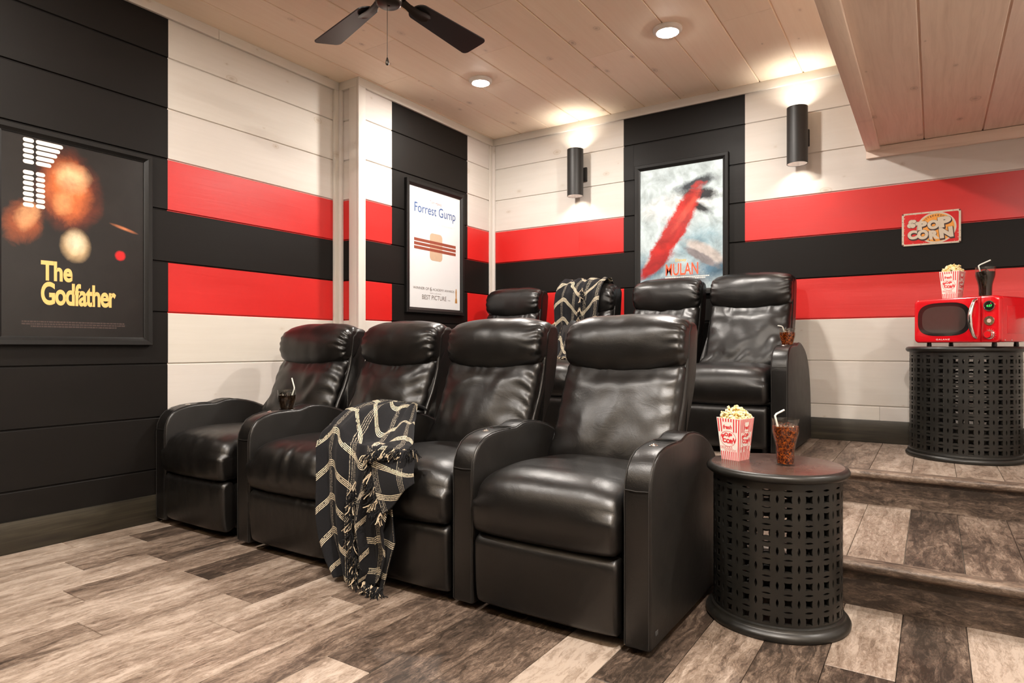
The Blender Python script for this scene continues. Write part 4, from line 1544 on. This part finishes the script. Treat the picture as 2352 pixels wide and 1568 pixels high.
# ================================================================== POPCORN BOXES
def popcorn_box(loc, rz, label, seed, shade=None):
    t = empty('popcorn_box', loc, rz, label, 'popcorn box', 'striped popcorn boxes')
    b, tp, H = .034, .0465, .150
    # carton: four tapered sides with a gently scalloped rim
    m = MB()
    def side_pt(k, u, v, d=0.0):
        """face k, u in -1..1, v in 0..1"""
        hw = b + (tp - b) * v
        x, y = u * hw, -(hw + d)
        a = k * PI / 2
        return (x * math.cos(a) - y * math.sin(a), x * math.sin(a) + y * math.cos(a), v * H)
    n = 16
    for k in range(4):
        vs, fs = [], []
        for i in range(n + 1):
            u = -1 + 2 * i / n
            top = 1.0 - .018 * (1 - u * u) if k % 2 == 0 else 1.0 - .018 * (1 - u * u)
            for v in (0, .5, top):
                vs.append(side_pt(k, u, v))
        for i in range(n):
            for j in range(2):
                fs.append((i * 3 + j, (i + 1) * 3 + j, (i + 1) * 3 + j + 1, i * 3 + j + 1))
        m.add(vs, fs)
    m.add([(-b, -b, 0), (b, -b, 0), (b, b, 0), (-b, b, 0)], [(0, 3, 2, 1)])
    m.add([(-.044, -.044, H * .93), (.044, -.044, H * .93), (.044, .044, H * .93), (-.044, .044, H * .93)], [(0, 1, 2, 3)])
    m.build('carton', M['card'], t, smooth=False, weld=True, fixn=False)
    red = M['card_red']
    ms, mt, mc = MB(), MB(), MB()
    for k in range(4):
        ns = 9 if k % 2 == 0 else 11
        def fn(x, y, d=0.0, k=k):
            return side_pt(k, x, y, d + .0003)
        for i in range(ns):
            u = -1 + 2 * (i + .5) / ns
            hw = .050
            for v0, v1 in ((0, .20), (.20, .33), (.33, .66), (.66, .90), (.90, .975)):
                if k % 2 == 0:
                    if v0 == .20 and u < .72: continue
                    if v0 == .33 and abs(u + .10) < .80: 
                        continue
                    if v0 == .66 and abs(u + .10) < .42: continue
                else:
                    if v0 == .20 and abs(u) < .95 and i % 3 == 1: continue
                    if v0 == .33 and abs(u) < .74: continue
                    if v0 == .66 and abs(u) < .36: continue
                ms.add([fn(u - hw, v0), fn(u + hw, v0), fn(u + hw, v1), fn(u - hw, v1)], [(0, 1, 2, 3)])
        cx = -.10 if k % 2 == 0 else 0.0
        ms2 = ell(cx, .50, .76, .185, 40); ms3 = ell(cx, .50, .725, .176, 40)
        band_to(fn, ms2, ms3, .0001, ms)
        def W(ang, x0, x1, y0, y1):
            def f(X, Y):
                ux, uy = X - (x0 + x1) / 2, (Y - (y0 + y1) / 2) * 3.6
                ca, sa = math.cos(ang), math.sin(ang)
                return ((x0 + x1) / 2 + ux * ca - uy * sa, (y0 + y1) / 2 + (ux * sa + uy * ca) / 3.6)
            return f
        for ch, bx, ang in (('P', (-.62, -.30, .50, .60), .35), ('O', (-.34, .04, .555, .645), 0), ('P', (.06, .38, .535, .635), -.25),
                            ('C', (-.56, -.18, .405, .505), .10), ('O', (-.20, .18, .395, .500), 0), ('R', (.16, .46, .385, .49), -.12), ('N', (.42, .72, .41, .53), -.30)):
            bx = (bx[0] + cx, bx[1] + cx, bx[2], bx[3])
            text_to(fn, ch, *bx, .0002, bold=.06, warp=W(ang, *bx), mb=mt)
        text_to(fn, 'fresh', -.42 + cx, .38 + cx, .73, .83, .0002, bold=.035, shear=.2, mb=mt)
        text_to(fn, 'DELICIOUS', -.93, .30, .262, .322, .0002, bold=-.005, mb=mt)
        text_to(fn, 'NUTRITIOUS' if k % 2 == 0 else 'CRISP', (-.52 if k % 2 == 0 else .1), .70, .202, .256, .0002, bold=-.005, mb=mt)
    ms.build('red_stripes', red, t, fixn=False, smooth=False)
    mt.build('carton_lettering', red, t, fixn=False, smooth=False)
    # popcorn
    r = random.Random(seed)
    m = MB()
    ico = bmesh.new(); bmesh.ops.create_icosphere(ico, subdivisions=1, radius=1)
    iv = [v.co.copy() for v in ico.verts]; ifs = [tuple(v.index for v in f.verts) for f in ico.faces]; ico.free()
    def kernel(p, s):
        for _ in range(r.choice([2, 3, 3, 4])):
            off = Vector((r.gauss(0, 1), r.gauss(0, 1), r.gauss(0, 1))).normalized() * s * .55
            k = s * r.uniform(.45, .7)
            vs = [Vector(p) + off + Vector((v.x * k * r.uniform(.85, 1.15), v.y * k * r.uniform(.85, 1.15), v.z * k * r.uniform(.85, 1.15))) for v in iv]
            m.add(vs, ifs)
    for _ in range(430):
        x, y = r.uniform(-.0405, .0405), r.uniform(-.0405, .0405)
        e = max(abs(x), abs(y)) / .0415
        top = .147 + .036 * (1 - e ** 2.2) + .004 * r.gauss(0, 1)
        z = top - abs(r.gauss(0, .006))
        kernel((x, y, max(z, H * .93)), r.uniform(.0052, .0074))
    pc = m.build('popcorn', M['popcorn'], None, fixn=False, angle=80)
    pc.location = loc
    pc.rotation_euler = (0, 0, rz)
    return t, pc
b1, k1 = popcorn_box((-.592, 2.356, ZT1), math.radians(-16.3), 'red striped popcorn box on the low drum table by the recliner', 1)
tag(k1, 'buttered popcorn heaped in the striped box on low drum table', 'popcorn', 'popcorn heaps', 'stuff')

# ================================================================== GLASSES
RT = Vector((math.cos(YAW), math.sin(YAW), 0))
def drink(loc, label, slabel, straw, dark=False, seed=1, group='flared soda glasses with straws'):
    t = empty('soda_glass', loc, 0, label, 'drink', group)
    out = [(.0, .0), (.0285, .0), (.0300, .003), (.0296, .02), (.0298, .045), (.0315, .062), (.0350, .080), (.0395, .097), (.0428, .110), (.0438, .122), (.0435, .14), (.0440, .155)]
    inn = [(.0424, .155), (.0418, .14), (.0420, .122), (.0410, .111), (.0378, .098), (.0332, .081), (.0297, .063), (.0280, .045), (.0278, .02), (.0265, .006), (0, .005)]
    m = MB()
    m.lathe(out + [(.0434, .1565)] + inn, 32)
    m.build('tumbler', M['glass'], t, weld=True, angle=60)
    lq = [(0, .0052), (.0263, .0062), (.0277, .02), (.0279, .045), (.0296, .063), (.0331, .081), (.0377, .098), (.0409, .111), (.0419, .122), (.0418, .131), (0, .131)]
    m = MB()
    m.lathe(lq, 32)
    m.build('cola', M['cola_shaded' if dark else 'cola'], t, weld=True, angle=60)
    r = random.Random(seed)
    for i in range(7):
        a, rr = r.uniform(0, 6.28), r.uniform(0, .026)
        m = MB()
        s = r.uniform(.006, .009)
        m.box(-s, s, -s, s, -s * .8, s * .8)
        o = m.build('ice_cube', M['ice'], t, bevel=.002)
        o.location = (rr * math.cos(a), rr * math.sin(a), .131 + r.uniform(-.002, .006))
        o.rotation_euler = (r.uniform(0, 3), r.uniform(0, 3), r.uniform(0, 3))
    m = MB()
    pts = []
    for i, (dx, dz) in enumerate(straw):
        p = RT * dx
        pts.append(Vector((p.x, p.y, dz)))
    dense = []
    for i in range(len(pts)):
        dense.append(pts[i])
    m.tube(dense, .0033, 10)
    s = m.build('drinking_straw', M['straw'], None)
    s.location = loc
    tag(s, slabel, 'straw', 'white drinking straws')
    return t
straw_a = [(-.012, .055), (-.024, .120), (-.0335, .1585), (-.035, .166), (-.031, .172), (-.004, .186)]
drink((-.420, 2.330, ZT1 + .0003), 'amber iced cola glass beside the popcorn on the low drum table', 'white bent straw in the amber cola on the low drum table', straw_a, seed=1)
straw_b = [(.0, .05), (.022, .120), (.036, .160), (.0365, .168), (.034, .178), (.024, .215)]
drink((-2.669, Y1 + CUP_Y, .5545), 'dark iced cola glass in the armrest of the front row', 'white straw in the dark cola on the front row armrest', straw_b, dark=True, seed=2)
straw_c = [(.0, .05), (-.012, .120), (-.026, .158), (-.028, .163), (-.034, .167), (-.055, .170)]
drink((-.700, Y2 + CUP_Y, PLAT + .5545), 'amber cola glass in the armrest at the back row end', 'white bent straw in the cola on the back row armrest', straw_c, seed=3)

# ================================================================== MICROWAVE
MW = empty('microwave', (.166, 4.213, ZT2), math.radians(-30), 'glossy red retro microwave with oval dark window on the large drum table', 'microwave')
mw_W, mw_D, mw_H, mz = .420, .300, .235, .020
def mwx(v): return v - mw_W / 2
def rounded_box(name, x0, x1, y0, y1, z0, z1, r, mat, parent, seg=4, loc=None):
    m = MB(); m.box(x0, x1, y0, y1, z0, z1)
    return m.build(name, mat, parent, bevel=r, seg=seg, loc=loc)
yf = -mw_D / 2
rounded_box('cabinet', mwx(0), mwx(mw_W), yf + .028, mw_D / 2, mz + .002, mz + mw_H - .003, .010, M['mw_red'], MW)
# front: door and control panel, softly rounded
def front_panel(name, xa, xb, left_round, right_round):
    r = .022
    o = []
    n = 8
    zlo, zhi = mz, mz + mw_H
    def arc(cx, cz, rr, a0):
        return [(cx + rr * math.cos(a0 + PI / 2 * i / n), cz + rr * math.sin(a0 + PI / 2 * i / n)) for i in range(n + 1)]
    rl, rr_ = (r if left_round else .001), (r if right_round else .001)
    o += arc(xb - rr_, zhi - rr_, rr_, 0) + arc(xa + rl, zhi - rl, rl, PI / 2) + arc(xa + rl, zlo + rl, rl, PI) + arc(xb - rr_, zlo + rr_, rr_, 3 * PI / 2)
    m = MB()
    k = len(o)
    cx, cz = (xa + xb) / 2, (zlo + zhi) / 2
    layers = [(yf + .032, 0.0), (yf + .010, 0.0), (yf + .004, .002), (yf + .001, .005), (yf, .010)]
    vs = []
    for y, ins in layers:
        for x, z in o:
            ix = ins if (x > cx and right_round) or (x < cx and left_round) else min(ins, .0015)
            vs.append((x - math.copysign(ix, x - cx), y, z - math.copysign(ins, z - cz)))
    fs = []
    for l in range(len(layers) - 1):
        for i in range(k):
            fs.append((l * k + i, l * k + (i + 1) % k, (l + 1) * k + (i + 1) % k, (l + 1) * k + i))
    fs += [tuple(range(k)), tuple((len(layers) - 1) * k + i for i in range(k))]
    m.add(vs, fs)
    return m.build(name, M['mw_red'], MW, angle=50)
xd = mwx(.336)
door = front_panel('door', mwx(0), xd - .0008, True, False)
panel = front_panel('control_panel', xd + .0008, mwx(mw_W), False, True)
def mwf(x, y, d=0.0): return (x, yf - .0006 - d, y)
def superell(x0, x1, z0, z1, n=56, p=3.2):
    cx, cz, rx, rz = (x0 + x1) / 2, (z0 + z1) / 2, (x1 - x0) / 2, (z1 - z0) / 2
    out = []
    for i in range(n):
        a = 2 * PI * i / n
        c_, s_ = math.cos(a), math.sin(a)
        out.append((cx + rx * math.copysign(abs(c_) ** (2 / p), c_), cz + rz * math.copysign(abs(s_) ** (2 / p), s_)))
    return out
zz = lambda z: z - ZT2
m = MB(); poly_to(mwf, superell(mwx(.022), mwx(.287), zz(.980), zz(1.157)), .0, m)
wn = m.build('window_glass', M['mw_glass'], door, fixn=False)
m = MB(); poly_to(mwf, superell(mwx(.045), mwx(.266), zz(.997), zz(1.138)), .0004, m)
m.build('window_mesh', M['mw_glass2'], door, fixn=False)
m = MB()
oo = superell(mwx(.0195), mwx(.2895), zz(.9775), zz(1.1595)); ii = superell(mwx(.022), mwx(.287), zz(.980), zz(1.157))
band_to(mwf, oo, ii, .0003, m)
m.build('window_rim', M['mw_red'], door, fixn=False)
m = MB(); text_to(mwf, 'GALANZ', mwx(.118), mwx(.188), zz(.9585), zz(.9655), .0002, bold=.02, spacing=1.25, mb=m)
m.build('badge_lettering', M['white_print'], door, fixn=False)
# curved handle
m = MB()
hx = mwx(.316)
pts = []
for i in range(19):
    a = i / 18
    z = zz(.965) + (1.168 - .965) * a
    bow = math.sin(PI * a)
    pts.append((hx - .010 * bow, yf - .010 - .030 * bow ** .8, z))
pts[0] = (hx, yf + .002, pts[0][2] + .004); pts[-1] = (hx, yf + .002, pts[-1][2] - .004)
m.tube(pts, [.0075 + .0035 * math.sin(PI * i / 18) for i in range(19)], 16)
m.build('door_handle', M['chrome'], door)
# dials
def ring_obj(name, cx, cz, r0, r1, d0, d1, mat, parent, n=40):
    m = MB()
    prof = [(0, d0), (r0 * .98, d0), (r1, d0), (r1 * .985, d1), (r0 * 1.0, d1), (r0 * .96, d1 * .55), (0, d1 * .5)]
    vs = []
    for j in range(n):
        a = 2 * PI * j / n
        for r, d in prof:
            vs.append((cx + r * math.cos(a), yf - d, cz + r * math.sin(a)))
    k = len(prof)
    fs = [(j * k + i, ((j + 1) % n) * k + i, ((j + 1) % n) * k + i + 1, j * k + i + 1) for j in range(n) for i in range(k - 1)]
    m.add(vs, fs)
    return m.build(name, mat, parent, weld=True)
kx = mwx(.3755)
dz1, dz2, dz3 = zz(1.1285), zz(1.054), zz(.985)
ring_obj('display_bezel', kx, dz1, .0225, .0265, 0, .006, M['chrome'], panel)
m = MB(); poly_to(lambda x, y, d=0: (x, yf - .0042 - d, y), ell(kx, dz1, .0222, .0222, 40), 0, m)
ds = m.build('display_face', M['mw_glass'], panel, fixn=False)
m = MB()
fd = lambda x, y, d=0.0: (x, yf - .0046 - d, y)
text_to(fd, '4:37', kx - .0125, kx + .0135, dz1 - .0055, dz1 + .0055, 0, bold=.012, mb=m)
m.build('clock_digits', M['green_led'], ds, fixn=False)
m = MB(); poly_to(fd, ell(kx + .008, dz1 + .012, .0022, .0022, 12), 0, m)
m.build('indicator_dot', M['red_led'], ds, fixn=False)
ring_obj('keypad_bezel', kx, dz2, .021, .0235, 0, .004, M['chrome'], panel)
m = MB()
for i in range(8):
    a0, a1 = 2 * PI * (i + .06) / 8, 2 * PI * (i + .94) / 8
    pin = [(kx + r * math.cos(a), dz2 + r * math.sin(a)) for r, a in [(.0115, a0), (.0205, a0), (.0207, (a0 + a1) / 2), (.0205, a1), (.0115, a1)]]
    poly_to(lambda x, y, d=0: (x, yf - .0044 - d, y), pin, 0, m)
m.build('keypad_buttons', M['chrome'], panel, fixn=False, smooth=False)
m = MB(); poly_to(lambda x, y, d=0: (x, yf - .0046 - d, y), ell(kx, dz2, .0100, .0100, 24), 0, m)
m.build('start_button', simple('pale_button', (.62, .40, .36), .3), panel, fixn=False)
m = MB()
prof = [(0, .000), (.0235, .000), (.0235, .003), (.0205, .005), (.020, .016), (.0185, .0195), (0, .0200)]
vs = []
for j in range(40):
    a = 2 * PI * j / 40
    for r, d in prof: vs.append((kx + r * math.cos(a), yf - d, dz3 + r * math.sin(a)))
k = len(prof)
m.add(vs, [(j * k + i, ((j + 1) % 40) * k + i, ((j + 1) % 40) * k + i + 1, j * k + i + 1) for j in range(40) for i in range(k - 1)])
kb = m.build('control_knob', M['chrome'], panel, weld=True)
m = MB(); poly_to(lambda x, y, d=0: (x, yf - .0204 - d, y), ell(kx, dz3, .0165, .0165, 32), 0, m)
m.build('knob_face', M['mw_red'], kb, fixn=False)
m = MB()
for i in range(9):
    a = math.radians(110 - i * 20)
    poly_to(mwf, ell(kx + .028 * math.cos(a), dz3 + .028 * math.sin(a), .0009, .0009, 8), 0, m)
m.build('dial_marks', M['white_print'], panel, fixn=False)
# pressed side panel and screws
m = MB()
xr = mwx(mw_W)
m.box(xr - .002, xr + .0012, yf + .07, mw_D / 2 - .03, mz + .045, mz + mw_H - .05)
m.build('side_pressing', M['mw_red'], MW, bevel=.001)
for yy in (yf + .05, yf + .11):
    m = MB(); m.tube([(xr - .001, yy, mz + .012), (xr + .0016, yy, mz + .012)], .0032, 12)
    m.build('screw', M['chrome'], MW)
for xx in (mwx(.05), mwx(.37)):
    for yy in (yf + .055, mw_D / 2 - .04):
        m = MB(); m.lathe([(0, 0), (.011, 0), (.012, .004), (.010, .023), (0, .023)], 16, c=(xx, yy, 0))
        m.build('foot', M['plastic'], MW, weld=True)

mtop = ZT2 + mz + mw_H - .003
b2, k2 = popcorn_box((.085, 4.190, mtop + .0003), math.radians(-20), 'red striped popcorn box on top of the red microwave', 2)
tag(k2, 'buttered popcorn heaped in the striped box on the microwave', 'popcorn', 'popcorn heaps', 'stuff')
straw_d = [(.0, .05), (-.020, .120), (-.0345, .1575), (-.035, .162), (-.028, .168), (.026, .192)]
drink((.223, 4.105, mtop + .0003), 'dark iced cola glass on top of the red microwave', 'white bent straw in the dark cola on the microwave', straw_d, dark=True, seed=4)

# ================================================================== THROWS
def lerp_tab(tab, v):
    n = len(tab) - 1
    f = v * n
    i = min(int(f), n - 1)
    t = f - i
    t2 = t * t * (3 - 2 * t) if False else t
    a, b = tab[i], tab[i + 1]
    if isinstance(a, (tuple, list)):
        return tuple(p + (q - p) * t2 for p, q in zip(a, b))
    return a + (b - a) * t2

def cloth(name, fn, nu, nv, uvf, parent, mat, thick=.0035):
    vs = [fn(i / nu, j / nv) for j in range(nv + 1) for i in range(nu + 1)]
    fs = [(j * (nu + 1) + i, j * (nu + 1) + i + 1, (j + 1) * (nu + 1) + i + 1, (j + 1) * (nu + 1) + i) for j in range(nv) for i in range(nu)]
    me = bpy.data.meshes.new(name)
    me.from_pydata(vs, [], fs)
    ul = me.uv_layers.new(name='UVMap')
    for p in me.polygons:
        for li, vi in zip(p.loop_indices, p.vertices):
            ul.data[li].uv = uvf((vi % (nu + 1)) / nu, (vi // (nu + 1)) / nv)
    me.polygons.foreach_set('use_smooth', [True] * len(me.polygons))
    o = link(name, me, parent, mat)
    md = o.modifiers.new('thick', 'SOLIDIFY')
    md.thickness = thick
    md.offset = 0
    return o

def fringe(name, pts, dirs, L, n, seed, parent, cream=.18):
    """tassels along a line of points"""
    r = random.Random(seed)
    mk, mc = MB(), MB()
    k = len(pts) - 1
    for i in range(n):
        f = (i + r.random() * .6) / n * k
        j = min(int(f), k - 1)
        t = f - j
        p = Vector(pts[j]).lerp(Vector(pts[j + 1]), t)
        d = Vector(dirs[j]).lerp(Vector(dirs[j + 1]), t).normalized()
        iscream = (i % 11) < 11 * cream * 1.2 and r.random() < .85
        for s in range(3):
            q = p + Vector((r.uniform(-.003, .003), r.uniform(-.003, .003), r.uniform(-.003, .003)))
            path = [q]
            dd = d.copy()
            ln = L * r.uniform(.7, 1.2)
            for _ in range(6):
                dd = (dd + Vector((r.gauss(0, .28), r.gauss(0, .22), r.gauss(0, .20) - .12))).normalized()
                q = q + dd * ln / 6
                path.append(q)
            (mc if iscream else mk).tube(path, .0017, 5)
    a = mk.build(name, M['yarn'], parent, fixn=False)
    tag(a, kind='stuff')
    if mc.v:
        b = mc.build(name, M['yarn_cream'], parent, fixn=False)
        tag(b, 'cream strands of the fringe', kind='stuff')

# --- throw over the arm in the front row
th1 = empty('throw_blanket', (-1.93, 1.80, 0), 0, 'dark plaid fringed throw draped over an armrest, hanging to the floor', 'throw', 'dark plaid woven throws')
O1 = Vector((-1.93, 1.80, 0))
path1 = [(2.30, .618), (2.20, .652), (2.08, .668), (1.97, .664), (1.87, .646), (1.79, .600), (1.752, .52), (1.738, .43), (1.732, .34), (1.732, .25), (1.735, .16), (1.738, .08), (1.742, .022)]
left1 = [-2.060, -2.080, -2.096, -2.106, -2.108, -2.100, -2.085, -2.070, -2.058, -2.045, -2.028, -2.000, -1.965]
right1 = [-1.985, -1.955, -1.860, -1.765, -1.680, -1.625, -1.590, -1.600, -1.650, -1.680, -1.675, -1.700, -1.745]
def f_main(u, v):
    y, z = lerp_tab(path1, v)
    xl, xr_ = lerp_tab(left1, v), lerp_tab(right1, v)
    x = xl + (xr_ - xl) * u
    # where the sheet leaves the arm it falls to the seat
    if y > 1.765:
        over = max(0, min(1, (x + 1.985) / .11))
        over = over * over * (3 - 2 * over)
        z = z - over * max(0, z - (.535 + .055 * max(0, min(1, (y - 1.85) / .15))))
        lo = max(0, min(1, (-2.07 - x) / .03))
        z -= .03 * lo
    # folds
    amp = .009 + .008 * min(1, max(0, (v - .25) / .3))
    ph = 2 * PI * (2.9 * u + .35 * math.sin(2.2 * v + .6)) + .8
    fold = math.sin(ph) + .45 * math.sin(2.1 * ph + 1.3 + 2 * v)
    n1 = mnoise.noise(Vector((u * 3, v * 5, 1.7)))
    d = amp * fold + .010 * n1
    if v > .40:
        y -= d
        y -= .010
    else:
        w_ = v / .40
        z += abs(d) * (1 - .3 * w_) + .004
        y -= d * w_ * .6
    x += .012 * mnoise.noise(Vector((u * 2, v * 4, 5.1)))
    return (x - O1.x, y - O1.y, max(z, .012))
cloth('woven_cloth', f_main, 90, 150, lambda u, v: (u * .50, v * .98 + .06 * math.sin(u * 9)), th1, M['throw'])
# tucked under-layer that shows at the lower right
def f_under(u, v):
    z = .44 - .42 * v
    x = -1.80 + .17 * u + .03 * v * (1 - u) - .03 * v * v
    y = 1.745 - .012 * math.sin(6 * u + 3 * v) - .012
    if u > .5: x -= .05 * (u - .5) * 2 * abs(v - .55) * 2
    return (x - O1.x, y - O1.y, max(z, .014))
cloth('under_fold', f_under, 36, 50, lambda u, v: (u * .17 + .02, v * .42), th1, M['throw'])
# folded-over corner lying on the seat edge
def f_flap(u, v):
    A, B, C_, D = Vector((-1.760, 1.728, .520)), Vector((-1.570, 1.775, .540)), Vector((-1.540, 1.728, .440)), Vector((-1.672, 1.700, .310))
    p = A.lerp(B, u).lerp(D.lerp(C_, u), v)
    ph = u * 6 - v * 3
    p.y -= .006 * math.sin(ph) + .016 * math.sin(PI * v) + .012
    p.z += .004 * math.sin(ph * 1.3) + .010 * math.sin(PI * u) * (1 - v)
    return tuple(p - O1)
cloth('folded_corner', f_flap, 44, 44, lambda u, v: (u * .20 + .06, v * .22 - u * .13 + .1), th1, M['throw'])
E1 = [Vector(f_flap(0, v)) for v in [0, .2, .4, .6, .8, 1.0]]
fringe('fringe', E1, [(-.5, -.5, -.8)] * 6, .050, 46, 4, th1)
E2 = [Vector(f_flap(u, 0)) + Vector((0, -.012, .006)) for u in [0, .25, .5, .75, 1.0]]
fringe('fringe', E2, [(-.1, -.7, -.5)] * 4 + [(.7, -.2, -.2)], .045, 60, 5, th1)
E3 = [Vector(f_main(.50 + .12 * q, .60 + .36 * q)) + Vector((0, -.018, 0)) for q in (0, .25, .5, .75, 1)]
fringe('fringe', E3, [(-.3, -.5, -.9)] * 5, .055, 60, 6, th1)
E4 = [Vector((-1.80, 1.72, .035)) - O1, Vector((-1.74, 1.715, .03)) - O1, Vector((-1.70, 1.72, .03)) - O1]
fringe('fringe', E4, [(.2, -.6, -.3)] * 3, .05, 30, 7, th1)

# --- throw over the headrest in the back row
th2 = empty('throw_blanket', (-2.2, 4.35, PLAT + .5), 0, 'dark plaid fringed throw hanging over a headrest in the back row', 'throw', 'dark plaid woven throws')
O2 = Vector((-2.2, 4.35, PLAT + .5))
path2 = [(4.505, 1.20), (4.500, 1.32), (4.480, 1.392), (4.43, 1.425), (4.36, 1.425), (4.30, 1.390), (4.262, 1.32), (4.250, 1.24), (4.258, 1.16), (4.255, 1.08), (4.215, 1.00), (4.165, .91), (4.130, .860), (4.075, .848)]
left2 = [-2.36] * 3 + [-2.365, -2.375, -2.385, -2.392, -2.396, -2.396, -2.392, -2.386, -2.382, -2.378, -2.372]
right2 = [-2.02] * 3 + [-2.015, -2.012, -2.016, -2.020, -2.026, -2.040, -2.070, -2.105, -2.135, -2.150, -2.160]
def f_back(u, v):
    y, z = lerp_tab(path2, v)
    xl, xr_ = lerp_tab(left2, v), lerp_tab(right2, v)
    x = xl + (xr_ - xl) * u
    ph = 2 * PI * (3.1 * u + .25 * math.sin(3 * v)) + .4
    d = .008 * (math.sin(ph) + .4 * math.sin(2.3 * ph + 1)) + .006 * mnoise.noise(Vector((u * 3, v * 5, 9)))
    d += .012
    if v < .22: y += d * .5
    elif v < .40: z += abs(d)
    else: y -= d + .006
    return (x - O2.x, y - O2.y, z - O2.z)
cloth('woven_cloth', f_back, 80, 130, lambda u, v: (u * .46, v * .86 + .05 * math.sin(u * 8)), th2, M['throw'])
E5 = [Vector(f_back(u, 1.0)) for u in (0, .25, .5, .75, 1)]
fringe('fringe', E5, [(0, -.8, -.2)] * 5, .045, 60, 8, th2, .3)
E6 = [Vector(f_back(.62, v)) + Vector((0, -.02, 0)) for v in (.42, .5, .58, .66)]
fringe('fringe', E6, [(.3, -.4, -.8)] * 4, .05, 40, 9, th2, .2)
E7 = [Vector(f_back(.02, v)) for v in (.66, .75, .84, .95)]
fringe('fringe', E7, [(-.3, -.4, -.8)] * 4, .035, 40, 10, th2, .2)
